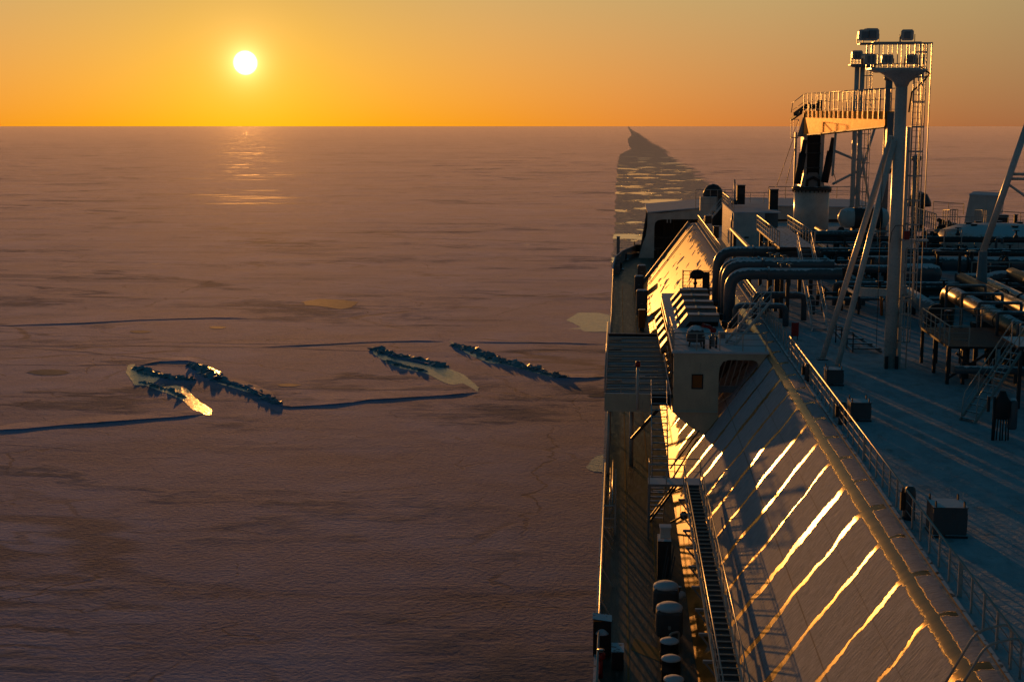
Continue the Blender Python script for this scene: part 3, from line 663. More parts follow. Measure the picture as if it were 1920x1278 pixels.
# lower gusset running down to the slope
g=[(X0,zb),(X0+.35,zb-.35),(X0+1.0,zb-.85),(X0+1.6,zb-1.3)]
gx=X0+1.95; g+=[(gx,Zs(gx)),(XR,Zs(XR)),(XR,zb)]
part('gusset',MB().prism(g,'y',Yp+.003,Yp+.12),'cream',t)
part('ledge',MB().box(X0-.02,XR+.0,Yp-.10,Yp+.0,zb-.03,zb+.04),'cream',t)
# header over the opening with rounded haunches
zh=at(1390,673,y=Yp).z
hd=[(XR,ZT),(XR,zh-.9),(XR+.06,zh-.45),(XR+.25,zh-.12),(XR+.6,zh),(8.3,zh),(8.55,zh-.08),(8.68,zh-.3),(8.6,Zs(8.6)),(9.1,Zs(9.1)),(9.25,ZT)]
part('header',MB().prism(hd,'y',Yp,Yp+.12),'cream',t)
part('inner_beam',MB().box(XR,7.6,Yp+1.2,Yp+1.4,19.2,19.6),'grey',t)
for k in range(5): part('lattice_bar',MB().bar((XR+.1+.35*k,Yp+1.3,19.6),(XR+.7+.35*k,Yp+1.3,ZT),.06),'rail',t)
part('lattice_bar',MB().bar((XR,Yp+1.3,18.4),(XR+1.2,Yp+1.3,19.3),.06),'rail',t)
part('inner_wall',MB().box(XR-.1,9.3,95,95.1,17,ZT),'drab',t)
# deck slab with snow lip
part('platform_deck',MB().box(X0-.12,9.3,Yp-.12,94.6,ZT,ZT+.16),'snow',t,bev=.04)
part('platform_deck',MB().box(X0+.1,7.2,94.6,116,ZT-.3,ZT+.05),'grey',t)
railing('railing round the snowy platform above the cream bulkhead',[(X0,94,22),(X0,Yp+.05,22),(9.1,Yp+.05,22)],step=1.5,mids=2,r=.028)
# platform furniture: fire monitors under covers, bollards
t=thing('fire_monitor','dark fire monitor with a red valve on the railed platform','fire monitor',at(1336,648,z=22)); b=LOC[t.name]
part('stand',MB().tube([b,b+Vector((0,0,.9))],.11,10),'grey',t)
part('barrel',MB().tube([b+Vector((.1,0,1.0)),b+Vector((-.25,0,1.25)),b+Vector((-.7,.1,1.35))],.12,10),'red',t)
part('valve',MB().lathe(b+Vector((0,-.02,.9)),[(.16,0),(.2,.1),(.2,.25),(.1,.32)],12),'red',t)
part('box',MB().box(b.x+.35,b.x+.75,b.y-.2,b.y+.2,b.z+.55,b.z+.95),'grey',t)
t=thing('covered_winch','hunched dark canvas-covered winch on the railed platform','winch',at(1303,648,z=22)); b=LOC[t.name]
m=MB().lathe(b+Vector((0,0,.35)),[(.55,0),(.58,.3),(.5,.7),(.28,.95),(.05,1.0)],14); part('cover',m,'drab',t)
for s_ in (-.3,.3): part('leg',MB().bar(b+Vector((s_*1.3,0,0)),b+Vector((s_,0,.5)),.1),'dark',t)
for i,(px,py) in enumerate([(1319,652),(1331,652),(1342,651)]):
    b=at(px,py,z=22.0); lb=['left','middle','right'][i]
    t=thing('mooring_post','short dark post on the snowy railed platform, %s of three'%lb,'post',b,'short posts on the railed platform')
    part('post',MB().tube([b,b+Vector((0,0,.75))],.07,8),'dark',t); part('cap',MB().tube([b+Vector((0,0,.75)),b+Vector((0,0,.83))],.11,8),'rail',t)
# five stepped covers over the manifold lines
tops=[(1289.3,1348.6,586.3,1254,631),(1285,1342.6,573.4,1250.6,615.6),(1282.4,1337.5,559.6,1249,598),(1278,1330,547.6,1246,585),(1274.7,1327,537.6,1242,574)]
ords=['nearest','second','third','fourth','farthest']
for k,(xl,xr,yt,xs,ysl) in enumerate(tops):
    Yc=97.2+3.45*k; a=at(xl,yt+5,y=Yc); b=at(xr,yt+5,y=Yc); zc=22.75
    t=thing('pipe_cover','bent grey cover plate stepping down outboard, %s of five'%ords[k],'pipe cover',(a.x,Yc,22),'stepped covers over the manifold pipes')
    xs_=3.0; zs_=zc-(a.x-xs_)*1.25
    pr=[(b.x,zc),(a.x,zc),(xs_,zs_),(xs_,zs_-.35),(a.x+.15,zc-.42),(b.x,zc-.42)]
    part('plate',MB().prism(pr[::-1],'y',Yc,Yc+1.5),'grey',t)
    part('rim',MB().prism([(b.x,zc+.06),(a.x-.02,zc+.06),(xs_,zs_+.06),(xs_,zs_-.06),(a.x,zc-.06),(b.x,zc-.06)][::-1],'y',Yc-.05,Yc-.003),'steel',t)
    part('band',MB().prism([(a.x+.85,zc+.04),(a.x+.75,zc+.04),(a.x+.75,zc+.003),(a.x+.85,zc+.003)],'y',Yc,Yc+1.5),'rail',t)
    part('web',MB().prism([(b.x,zc-.43),(a.x+.15,zc-.43),(xs_+.1,zs_-.36),(xs_+.1,21.7 if zs_>21.8 else zs_-.6),(b.x,21.7)],'y',Yc+.9,Yc+1.1),'black',t)
# edge frame next to the covers with clamps
t=thing('pipe_rack','vertical dark pipe rack between the grating and the bulkhead','pipe rack',(3.45,98,19)); 
for y in [Yp+.8+k*2.3 for k in range(11)]: part('frame',MB().bar((3.46,y,18.9),(3.46,y,22.3),.1),'dark',t)
for z in (19.6,20.6,21.6,22.2): part('pipe',MB().tube([(3.46,Yp+.3,z),(3.46,111,z)],.07,8),'rail' if z>22 else 'dark',t)
for k in range(10): part('clamp',MB().lathe((3.44,Yp+1.3+k*2.3,20.3),[(.16,-.12),(.2,0),(.16,.12)],8,'y'),'steel',t)

# four big looped pipes
lp4=[(98,1366,512,.40,'nearest and lowest of the four looped pipes, dark grey'),(101.6,1359,495,.37,'second of the four looped grey pipes, just behind the nearest'),(105.2,1354,490,.33,'third of the four looped grey pipes, tight behind the second'),(109,1343,471,.40,'farthest and highest of the four looped grey pipes')]
for (Y,px,py,r,lb) in lp4:
    xv=at(px,600,y=Y).x; zh_=at(1440,py,y=Y).z
    t=thing('looped_pipe',lb,'pipe',(xv,Y,22),'big looped cargo pipes over the manifold')
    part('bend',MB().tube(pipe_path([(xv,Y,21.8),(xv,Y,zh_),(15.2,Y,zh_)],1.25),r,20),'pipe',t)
    for xx in (10.2,):
        part('flange',MB().tube([(xx,Y,zh_),(xx+.14,Y,zh_)],r+.09,20),'pipe',t)
    part('support',MB().bar((11.6,Y,22),(11.6,Y,zh_),.25),'dark',t)
    part('drip_leg',MB().tube([(xv,Y,21.9),(xv,Y,22.3)],r+.1,18),'dark',t)
    hw=part('valve_stem',MB().tube([(xx+.9,Y-.1,zh_+r),(xx+.9,Y-.1,zh_+r+.3)],.06,8),'rail',t)
    part('handwheel',MB().lathe((xx+.9,Y-.1,zh_+r+.28),[(.10,0),(.24,.02),(.25,.06),(.1,.09)],12),'steel',hw)
    hw=part('valve_stem',MB().tube([(xx+1.5,Y-.1,zh_+r),(xx+1.5,Y-.1,zh_+r+.25)],.06,8),'rail',t)
    part('handwheel',MB().lathe((xx+1.5,Y-.1,zh_+r+.24),[(.10,0),(.22,.02),(.23,.06),(.1,.09)],12),'steel',hw)
# fire monitor platform beyond the covers
b=at(1303,540,y=116.5); t=thing('monitor_platform','small railed platform carrying a shrouded fire monitor before the lit slope','platform',b)
part('floor',MB().box(b.x-1.0,b.x+1.6,115.8,117.6,b.z-.12,b.z),'dark',t)
part('leg',MB().box(b.x-.8,b.x-.6,116.4,116.6,19.5,b.z-.12).box(b.x+1,b.x+1.2,116.4,116.6,21,b.z-.12),'dark',t)
railing('dark cage railing of the small monitor platform',[b+Vector((-1,.9,0)),b+Vector((-1,-.6,0)),b+Vector((1.6,-.6,0)),b+Vector((1.6,.9,0))],h=1.5,step=.55,mids=4,r=.022,mat='dark')
t=thing('fire_monitor','black shrouded fire monitor silhouetted against the lit slope','fire monitor',b)
part('pedestal',MB().tube([b,b+Vector((0,0,.8))],.10,8).lathe(b+Vector((0,0,.3)),[(.1,0),(.17,.08),(.17,.2),(.1,.28)],10),'black',t)
part('shroud',MB().lathe(b+Vector((.15,0,.8)),[(.35,0),(.62,.1),(.6,.5),(.35,.72),(.05,.78)],9),'black',t)
part('hose_reel',MB().box(b.x+.6,b.x+1.15,b.y-.3,b.y+.3,b.z,b.z+1.35),'black',t,bev=.1)
part('strut',MB().bar(b+Vector((-.75,0,0)),b+Vector((-.15,0,.95)),.06),'dark',t)

# ------------------------------------------------------------------ catwalk beside the slope
CZ=17.0; cxa,cxb=3.62,4.48; yc0,yc1=30,74.0
t=thing('catwalk','long slatted catwalk on brackets beside the snowy slope','catwalk',(cxa,yc0,CZ))
for x in (cxa,cxb): part('side_beam',MB().box(x-.04,x+.04,yc0,yc1,CZ-.13,CZ+.02),'rail',t)
part('gap_dark_sheet',MB().box(cxa+.08,cxb-.08,yc0,yc1,CZ-.06,CZ-.05),'black',t)  # thin black sheet stands in for the dark seen between the rungs
m1=MB().box(-.39,.39,-.03,.03,0,.04).mesh('rung'); m1.materials.append(M['rail'])
for i in range(68):
    o=bpy.data.objects.new('rung',m1); o.location=((cxa+cxb)/2-cxa,i*.64+.3,-.03); link(o,t)
for i in range(16):
    y=yc0+1+i*2.75
    part('bracket',MB().bar((cxa-.35,y,CZ-.35),(cxb+.1,y,CZ-.35),.12,.10).bar((cxa-.3,y,CZ-.35),(4.35,y,15.3),.07),'grey',t)
railing('left handrail of the slatted catwalk, catching gold light',[(cxa,yc0,CZ),(cxa,yc1,CZ)],h=1.05,step=1.9,mids=1,r=.022)
railing('right handrail of the slatted catwalk, toward the slope',[(cxb,yc0,CZ),(cxb,yc1,CZ)],h=1.05,step=1.9,mids=1,r=.022)
t=thing('landing','small railed landing joining the catwalk to the side deck ladder','landing',(2.0,yc1,CZ))
part('floor',MB().box(1.75,cxb+.1,yc1,yc1+1.4,CZ-.12,CZ),'grey',t); part('brace',MB().bar((1.85,yc1+.4,14.8),(3.3,yc1+.4,CZ-.12),.12),'dark',t)
part('brace',MB().bar((1.85,yc1+1.1,14.8),(3.3,yc1+1.1,CZ-.12),.12),'dark',t)
for x in (1.8,): part('post',MB().bar((x,yc1+.1,DZ),(x,yc1+.1,CZ),.1).bar((x,yc1+1.3,DZ),(x,yc1+1.3,CZ),.1),'grey',t)
railing('railing at the outboard edge of the small catwalk landing',[(cxa,yc1+.05,CZ),(1.8,yc1+.05,CZ),(1.8,yc1+1.35,CZ)],h=1.05,step=.75,mids=2,r=.025)
railing('railing at the far edge of the small catwalk landing',[(1.8,yc1+1.38,CZ),(cxb+.1,yc1+1.38,CZ)],h=1.05,step=1.2,mids=2,r=.022,mat='grey')
stairs('open ladder from the small catwalk landing down to the side deck',(1.9,77.6,DZ),(1.9,yc1+1.5,CZ),(1,0,0),.8,10,rail=False,mat='grey')
# things at the foot of the slope, near
t=thing('hose_cabinet','dark upright locker beside the slope with a white box on top','locker',(2.35,68,DZ))
part('body',MB().box(2.1,2.75,67.4,68.6,DZ,15.9),'dark',t)
t=thing('junction_box','small pale junction box above the dark locker','box',(2.45,68,15.92))
part('body',MB().box(2.22,2.72,67.8,68.3,15.92,16.45),'white',t,bev=.03); part('lid',MB().box(2.18,2.76,67.76,68.34,16.45,16.5),'snow',t)
t=thing('valve_manifold','dark cluster of valves with a snow-capped float before the covered lockers','valve',at(1262,1078,z=DZ)); b=Vector((2.55,63.6,DZ)); LOC[t.name]=b; t.location=b
part('body',MB().tube([b+Vector((-.45,0,.6)),b+Vector((.45,0,.6))],.2,10),'black',t)
for k in range(4): part('valve',MB().lathe(b+Vector((-.4+.27*k,-.1,.7)),[(.08,0),(.05,.2),(.14,.22),(.14,.26)],8),'dark',t)
part('float',MB().lathe(b+Vector((.55,-.1,.55)),[(.05,-.2),(.18,-.12),(.2,0),(.18,.12),(.05,.2)],10),'snow',t)
for y_,s_ in ((65.6,1),(64.6,.9)):
    one('frame_ladder',MB().bar((2.2,y_,DZ),(2.55,y_+.8,DZ+2.0*s_),.05).bar((2.5,y_,DZ),(2.85,y_+.8,DZ+2.0*s_),.05),'dark',('far' if s_==1 else 'near')+' slanting dark bars leaning over the valve cluster','bars',loc=(2.3,y_,DZ))
def canister(label,x,y,w_,h_):
    t=thing('covered_locker',label,'locker',(x,y,DZ))
    part('body',MB().box(x-w_/2,x+w_/2,y-w_*.42,y+w_*.42,DZ+.25,DZ+h_),'box',t,bev=w_*.16)
    part('snow_cap',MB().lathe((x,y,DZ+h_-.06),[(w_*.50,0),(w_*.49,.10),(w_*.36,.2),(w_*.08,.24)],14),'snow',t)
    for i in (-1,1): part('foot',MB().box(x+i*w_*.3-.06,x+i*w_*.3+.06,y-w_*.3,y+w_*.3,DZ,DZ+.28),'dark',t)
    part('latch',MB().box(x-.06,x+.06,y-w_*.42-.05,y-w_*.42+.0,DZ+h_*.45,DZ+h_*.55),'rail',t)
canister('rounded grey locker with snow cap, the farther of two',2.32,62.0,1.15,1.5)
canister('rounded grey locker with snow cap, the nearer of two',2.38,59.2,1.15,1.5)
for i,(x,y,lb) in enumerate([(2.3,56.6,'black drum with a white snow lid, farthest of three'),(2.3,54.7,'black drum with a white snow lid, middle of three'),(2.33,52.6,'black drum with a white snow lid, nearest at the photo edge')]):
    t=thing('drum',lb,'drum',(x,y,DZ),'snow-topped drums by the slope')
    part('body',MB().lathe((x,y,DZ),[(.36,0),(.38,.02),(.38,.45),(.41,.48),(.38,.51),(.38,.92),(.40,.95)],18),'black',t)
    part('snow_cap',MB().lathe((x,y,DZ+.95),[(.40,0),(.39,.05),(.28,.11),(.05,.14)],18),'snow',t)
t=thing('pipe_vent','bent pale vent pipe beside the nearer rounded locker','pipe',(2.75,57.9,DZ))
part('bend',MB().tube(pipe_path([(2.75,57.9,DZ),(2.75,57.9,DZ+.9),(2.35,57.6,DZ+.9),(2.35,57.6,DZ+.6)],.15),.05,8),'rail',t)
railing('short pale railing at the bottom edge near the drums',[(2.2,50.4,DZ+.4),(3.5,50.4,DZ+.4)],step=.6,mids=1)
t=thing('rail_cabinet','open black cabinet with snow inside, hung on the near ship-side railing','locker',(-.55,57.4,DZ))
part('body',MB().box(-.85,-.1,57.1,57.8,DZ+.05,15.55).box(-.85,-.80,57.0,57.1,DZ+.05,15.55).box(-.15,-.1,57.0,57.1,DZ+.05,15.55),'black',t)
part('shelf_snow',MB().lathe((-.48,57.2,15.0),[(.3,0),(.3,.05),(.15,.2),(.03,.26)],12),'snow',t)
part('lid',MB().bar((-.88,57.45,15.65),(-.08,57.45,15.55),.8,.05),'dark',t)
t=thing('crate','small black crate on the deck next to the rail cabinet','crate',(.2,56.2,DZ)); part('body',MB().box(-.06,.42,55.7,56.7,DZ,DZ+.75),'black',t,bev=.03); part('lid',MB().box(-.08,.44,55.68,56.72,DZ+.75,DZ+.79),'dark',t)
t=thing('hydrant','red fire hydrant at the near ship-side railing','hydrant',(-.5,54.9,DZ))
part('stand',MB().tube([(-.5,54.9,DZ),(-.5,54.9,DZ+.9)],.09,10),'red',t); part('valve',MB().lathe((-.5,54.9,DZ+.75),[(.1,0),(.18,.08),(.18,.28),(.1,.36)],12),'red',t); part('handwheel',MB().lathe((-.5,54.9,DZ+1.15),[(.03,0),(.16,.01),(.16,.04),(.03,.05)],12),'steel',t)
t=thing('side_gate','tall gate frame of bars standing on the rail beneath the platform','gate',(-.2,76,DZ))
for y in (74.6,77.2,79.8): part('post',MB().bar((.02,y,DZ),(.02,y,DZ+2.3 if y>75 else DZ+1.6),.09),'rail',t)
part('bars',MB().tube([(-.62,74.6,DZ+1.6),(.02,74.6,DZ+1.6)],.05,8).tube([(-.62,74.6,DZ+.9),(.02,74.6,DZ+.9)],.04,8).tube([(-.62,74.6,DZ+.4),(.02,74.6,DZ+.4)],.04,8),'rail',t)
part('side_pipe',MB().tube([(-.15,74.6,DZ+1.2),(-.15,86.5,DZ+1.2)],.045,8).tube([(-.3,74.6,DZ+.7),(-.3,86.5,DZ+.7)],.035,8),'steel',t)
# pipes, lines on the slope under the ladder
t=thing('slope_pipes','thin dark pipes bent across the lit foot of the slope','pipe',(3.3,78,15))
part('pipe',MB().tube(pipe_path([(3.2,81,15.3),(4.7,81.0,17.9),(4.9,81,17.9)],.2),.05,8),'dark',t); part('pipe',MB().tube([(3.3,84.5,15.2),(5.0,84.5,17.6)],.05,8),'dark',t)
part('bracket',MB().tube(pipe_path([(3.1,76.5,15.9),(4.05,76.5,16.4),(4.1,76.5,14.9)],.08),.04,8),'dark',t)
part('clamp',MB().lathe((3.6,73,15.6),[(.1,-.2),(.22,-.1),(.22,.1),(.1,.2)],10,'x').bar((2.9,73,15.2),(3.6,73,15.6),.09),'black',t)

# ------------------------------------------------------------------ trunk railing and things along it
RX=10.43
railing('long railing on the snowy trunk edge, near stretch with gold-lit handrail',[(RX,34,22.0),(RX,86.5,22)],step=1.42,mids=2,r=.03,heavy=6)
railing('long railing on the trunk edge, middle stretch below the looped pipes',[(RX,88,22),(RX,119,22)],step=1.5,mids=2,r=.03)
railing('long railing on the trunk edge, far stretch beside the lit slope',[(RX,121,22),(RX,188,22)],step=2.0,mids=2,r=.035)
for i,(px,py,h_,lb) in enumerate([(1513,712,1.0,'dark rounded vent post at the trunk railing, farthest'),(1577,792,1.1,'dark rounded vent post at the trunk railing, middle pair'),(1701,968,1.25,'dark rounded vent post at the trunk railing, nearest')]):
    b=at(px,py,z=22.0); t=thing('vent_post',lb,'vent',b,'rounded vent posts at the trunk railing')
    part('body',MB().lathe(b,[(.2,0),(.2,h_*.8),(.17,h_*.93),(.08,h_)],14),'box',t)
    part('fitting',MB().box(b.x-.34,b.x-.2,b.y-.1,b.y+.1,b.z+.35,b.z+h_*.8).tube([b+Vector((-.27,0,h_*.8)),b+Vector((-.27,0,h_*.95))],.03,6),'black',t)
def lugbox(label,px,py,pw,ph):
    a=at(px-pw/2,py,z=22.03); b=at(px+pw/2,py,z=22.03); w_=b.x-a.x; c=(a+b)/2; h_=w_*.92
    t=thing('deck_vent_box',label,'box',(c.x,c.y+w_*.5,22),'grey boxes with lifting lugs on the snowy trunk deck')
    y0,y1=c.y,c.y+w_
    part('body',MB().box(a.x,b.x,y0,y1,22.1,22+h_),'box',t,bev=.02)
    part('base',MB().box(a.x-.03,b.x+.03,y0-.05,y1+.03,22.0,22.1),'dark',t)
    part('lid',MB().box(a.x-.02,b.x+.02,y0-.02,y1+.02,22+h_,22.035+h_),'drab',t)
    for x in (a.x+.08,b.x-.1):
        for y in (y0+.06,y1-.1):
            part('lug',MB().prism([(y-.06+.0,22.03+h_),(y+.1,22.03+h_),(y+.1,22.17+h_),(y+.02,22.24+h_),(y-.06,22.17+h_)],'x',x-.02,x+.02),'dark',t)
    part('side_plate',MB().box(b.x,b.x+.03,y0+.1,y1-.1,22.2,22+h_*.8),'dark',t)
lugbox('grey box with lifting lugs, nearest of three on the snowy deck',1776,1001,62,60)
lugbox('grey box with lifting lugs, middle of three on the snowy deck',1611,786,38,40)
lugbox('grey box with lifting lugs, farthest, at the foot of the mast legs',1563,720,32,34)
b=at(1490,636,z=22); t=thing('fire_box','dark red fire cabinet on a post by the trunk railing','cabinet',b)
part('body',MB().box(b.x-.25,b.x+.2,b.y,b.y+.3,22.25,23.15),'red',t,bev=.03); part('leg',MB().box(b.x-.2,b.x-.14,b.y+.05,b.y+.1,22,22.3).box(b.x+.1,b.x+.16,b.y+.05,b.y+.1,22,22.3),'dark',t)
# looped ladder rails at the lower right corner
t=thing('ladder_hoops','pair of curved pale ladder hoops at the trunk edge, lower right corner','ladder',(9.6,36.5,21))
for k,y in enumerate((37.2,36.2)):
    part('hoop',MB().tube(pipe_path([(8.6,y,20.9),(9.6,y,22.9),(10.5,y,23.15),(10.5,y,22.0)],.3),.035,8),'rail',t)

# ------------------------------------------------------------------ near light mast
def floodlight(label,c,yaw,s=1.0,tilt=0,group='floodlights on the near mast'):
    t=thing('floodlight',label,'floodlight',c,group)
    T=Matrix.Translation(Vector(c))@Matrix.Rotation(yaw,4,'Z')@Matrix.Rotation(tilt,4,'X')
    m=MB().prism([(-.36*s,-.2*s),(-.28*s,-.3*s),(.28*s,-.3*s),(.36*s,-.2*s),(.36*s,.22*s),(.27*s,.32*s),(-.27*s,.32*s),(-.36*s,.22*s)],'y',-.22*s,.25*s)
    m.v=[T@v_ for v_ in m.v]; part('housing',m,'white',t)
    m=MB().box(-.3*s,.3*s,.25*s,.29*s,-.22*s,.22*s,T); part('glass',m,'glass',t)
    m=MB().bar((-.42*s,0,-.45*s),(-.42*s,0,.05*s),.04,.09).bar((.42*s,0,-.45*s),(.42*s,0,.05*s),.04,.09).bar((-.42*s,0,-.45*s),(.42*s,0,-.45*s),.09,.04); m.v=[T@v_ for v_ in m.v]; part('yoke',m,'dark',t)
    m=MB().box(-.18*s,.18*s,-.34*s,-.22*s,-.2*s,.2*s,T); part('ballast',m,'grey',t)
    return t
Ym=82.0; mb=at(1665,686,y=Ym); mx=at(1668,640,y=Ym).x; zpl=at(1670,129,y=Ym).z; ztp=at(1670,82,y=Ym).z
def caged_ladder(par,x,y,z0,z1,w_=.45,dep=.75,cage0=None,mat='rail',hoops=1.0,nv=5):
    cage0=cage0 or z0+2.5; m=MB()
    for s_ in (0,w_): m.bar((x+s_,y,z0),(x+s_,y,z1),.07,.04)
    k=int((z1-z0)/.33)
    for i in range(k): m.tube([(x,y,z0+.2+i*.33),(x+w_,y,z0+.2+i*.33)],.014,5,False)
    part('ladder',m,mat,par)
    m=MB(); cx_=x+w_/2; pts=[(cx_-dep*.5*math.cos(a),y-dep*math.sin(a)) for a in [math.pi*j/(nv+1) for j in range(nv+2)]]
    z=cage0
    while z<z1+.01:
        for a,b in zip(pts,pts[1:]): m.bar((a[0],a[1],z),(b[0],b[1],z),.015,.09)
        z+=hoops
    for a in pts[1:-1]: m.bar((a[0],a[1],cage0),(a[0],a[1],z1),.06,.02)
    part('cage',m,mat,par)
t=thing('light_mast','tall pale light mast with caged ladder, platform and twin legs on the snowy deck','mast',(mx,Ym,22)); MT=t
part('column',MB().tube([(mx,Ym,22),(mx,Ym,30),(mx,Ym,zpl-.9)],.36,20,r1=.33),'whitebare',t)
part('head_cone',MB().lathe((mx,Ym,0),[(.33,zpl-1.0),(.45,zpl-.75),(1.0,zpl-.35),(1.35,zpl-.15),(1.4,zpl-.05)],18),'whitebare',t)
part('side_duct',MB().box(mx+.38,mx+.58,Ym-.1,Ym+.1,22,zpl-3.2),'whitebare',t)
pxl=at(1627,128,y=Ym).x; pxr=at(1718,128,y=Ym).x
part('platform',MB().prism([(pxl,zpl-.06),(pxl+.5,zpl-.22),(pxr-.1,zpl-.16),(pxr,zpl-.06),(pxr,zpl+.03),(pxl,zpl+.03)],'y',Ym-.8,Ym+.8),'white',t)
fr=MB()
for y in (Ym-.75,Ym+.75):
    fr.bar((pxl+.05,y,ztp),(pxr,y,ztp),.06,.1).bar((pxl+.35,y,zpl+.25),(pxr,y,zpl+.25),.03,.03)
    for x in (pxl+.4,pxl+.9,pxl+1.4,pxl+1.9,pxl+2.35,pxr-.04): fr.bar((x,y,zpl),(x,y,ztp),.045,.03)
for x in (pxl+.1,pxl+.4,pxr-.04): fr.bar((x,Ym-.75,ztp),(x,Ym+.75,ztp),.1,.08)
fr.bar((pxl,Ym-.75,zpl),(pxl,Ym-.75,ztp),.08).bar((pxl,Ym+.75,zpl),(pxl,Ym+.75,ztp),.08)
part('top_frame',fr,'rail',t)
xa=at(1700,200,y=Ym).x+.28
part('frame_edge',MB().bar((pxr,Ym,ztp),(xa+.9,Ym,ztp),.3,.08),'rail',t)
caged_ladder(t,xa,Ym,26.0,ztp,.42,.8,26.2,nv=4,hoops=1.35)
part('cage_stay',MB().bar((xa+.86,Ym-.1,24.5),(xa+.86,Ym-.1,ztp),.05),'rail',t)
caged_ladder(t,xa-.2,Ym,22.0,26.0,.42,.7,23.6,nv=4,hoops=.8)
zr=at(1688,440,y=Ym).z
part('rest_platform',MB().box(mx+.3,mx+1.75,Ym-.5,Ym+.2,zr-.3,zr-.2).prism([(mx+.3,zr-.3),(mx+1.0,zr-.3),(mx+.3,zr-.9)],'y',Ym-.5,Ym-.45),'white',t)
part('alarm_box',MB().box(mx+.36,mx+.66,Ym-.75,Ym-.45,zr-.18,zr+.32),'red',t,bev=.03)
part('cable',MB().tube([(mx+.4,Ym-.6,zr+.3),(mx+.25,Ym-.6,zr+.6),(mx-.1,Ym-.5,zr+.58),(mx-.3,Ym-.45,zr+.2),(mx-.36,Ym-.4,zr-.4)],.02,6).tube([(mx+.9,Ym-.4,zpl+.1),(mx+1.4,Ym-.5,zpl-.3),(mx+1.1,Ym-.5,zpl-.7),(mx+.5,Ym-.35,zpl-1.3),(mx+.4,Ym-.3,zpl-2.4)],.045,8),'black',t)
for dx in (-.28,.3): part('base_clamp',MB().box(mx+dx-.09,mx+dx+.09,Ym-.46,Ym-.34,22,22.75),'dark',t)
part('tag_line',MB().tube([(mx-.95,Ym-.5,34),(mx-.9,Ym-.5,23.1)],.014,5),'black',t)
# twin legs, slanting to the upper column
f1=at(1540,672,z=22); f2=at(1565,682,z=22); f2=at(1567,690,z=22)
j1=Vector((mx-.3,Ym,at(1665,255,y=Ym).z)); j2=Vector((mx-.3,Ym-.2,at(1665,262,y=Ym).z))
for f_,j in ((f1,j1+Vector((-.1,.15,0))),(f2,j2)):
    part('leg',MB().tube([f_,j],.17,12),'whitebare',t)
k1=f1+(j1-f1)*.335; k2=f2+(j2-f2)*.335
part('cross_tie',MB().bar(k1,k2,.14),'whitebare',t); part('cross_tie',MB().prism([(k2.x,k2.z-.22),(mx,k2.z-.18),(mx,k2.z+.18),(k2.x,k2.z+.3)],'y',Ym-.1,Ym+.1),'whitebare',t)
part('foot',MB().box(f1.x-.3,f1.x+.3,f1.y-.3,f1.y+.3,22,22.06),'dark',t)
part('hung_hose',MB().tube([at(1650,540,y=Ym),at(1651,590,y=Ym)],.09,8),'amber',t)
fl=[(1619,67,0,1.0,'left of the pair atop the near mast frame, rear'),(1631,66,.15,1.12,'large, right of the pair atop the near mast frame'),(1699,67,-.2,1.0,'alone on the right end of the near mast frame top'),(1627,112,.3,1.0,'hung at the left edge inside the near mast frame'),(1661,112,0,.9,'dark, in the middle of the near mast platform'),(1706,112,-.5,.9,'tilted, at the right end of the near mast platform')]
for px,py,yw,s_,lb in fl: floodlight('floodlight '+lb,at(px,py,y=Ym+(.3 if py<80 else 0)),yw,s_*.95)
one('light_shelf',MB().box(at(1609,83,y=Ym).x,pxl+.5,Ym-.2,Ym+.6,ztp-.07,ztp+.03).bar((at(1640,80,y=Ym).x,Ym+.3,ztp),(at(1640,60,y=Ym).x,Ym+.3,ztp+.5),.05).bar((at(1688,80,y=Ym).x,Ym+.3,ztp),(at(1688,62,y=Ym).x,Ym+.3,ztp+.45),.05),'grey','small shelf under the twin floodlights on the near mast frame','shelf',loc=(pxl,Ym,ztp))

# far mast with lattice, behind the crane boom
Yf2=164.0; fx=at(1604,300,y=Yf2).x; zf=at(1604,123,y=Yf2).z
t=thing('light_mast','distant light mast left of the near one, with lattice braces','mast',(fx,Yf2,22))
for dx in (-.25,.35): part('column',MB().tube([(fx+dx,Yf2,22),(fx+dx,Yf2,zf)],.26,12),'whitebare',t)
part('platform',MB().prism([(fx-1.1,zf-.0),(fx-.6,zf-.2),(fx+1.2,zf-.2),(fx+1.9,zf+.05),(fx+1.9,zf+.15),(fx-1.1,zf+.12)],'y',Yf2-.8,Yf2+.8),'grey',t)
m=MB()
for x in (-1.05,-.7,-.35,0,.9,1.4,1.85): m.bar((fx+x,Yf2-.7,zf),(fx+x,Yf2-.7,zf+1.2),.05)
m.bar((fx-1.1,Yf2-.7,zf+1.2),(fx+1.9,Yf2-.7,zf+1.2),.05).bar((fx-1.1,Yf2-.7,zf+.7),(fx+1.9,Yf2-.7,zf+.7),.04); part('cage_rail',m,'rail',t)
caged_ladder(t,fx+.85,Yf2,24,zf,.4,.9,26,nv=3,hoops=1.6)
for a,b in (((1640,238),(1588,405)),((1608,250),(1632,400)),((1560,345),(1605,322)),((1562,282),(1605,300)),((1566,250),(1560,330))):
    part('brace',MB().tube([at(*a,y=Yf2),at(*b,y=Yf2)],.14,8),'whitebare',t)
floodlight('floodlight on top of the distant left mast',at(1606,104,y=Yf2),0,1.6,group='floodlights on distant masts')
for px,y0_,lb in ((1656,150,'slim distant column just left of the near mast'),(1713,300,'slim distant column seen behind the caged ladder')):
    b=at(px,400,y=Yf2+5); tp=at(px,y0_,y=Yf2+5); t=thing('vent_column',lb,'mast',(b.x,Yf2+5,22))
    part('column',MB().tube([(b.x,Yf2+5,22),(b.x,Yf2+5,tp.z)],.40,14),'grey',t); part('cap',MB().lathe((b.x,Yf2+5,tp.z-.1),[(.42,0),(.6,.15),(.6,.5),(.2,.7)],14),'grey',t)
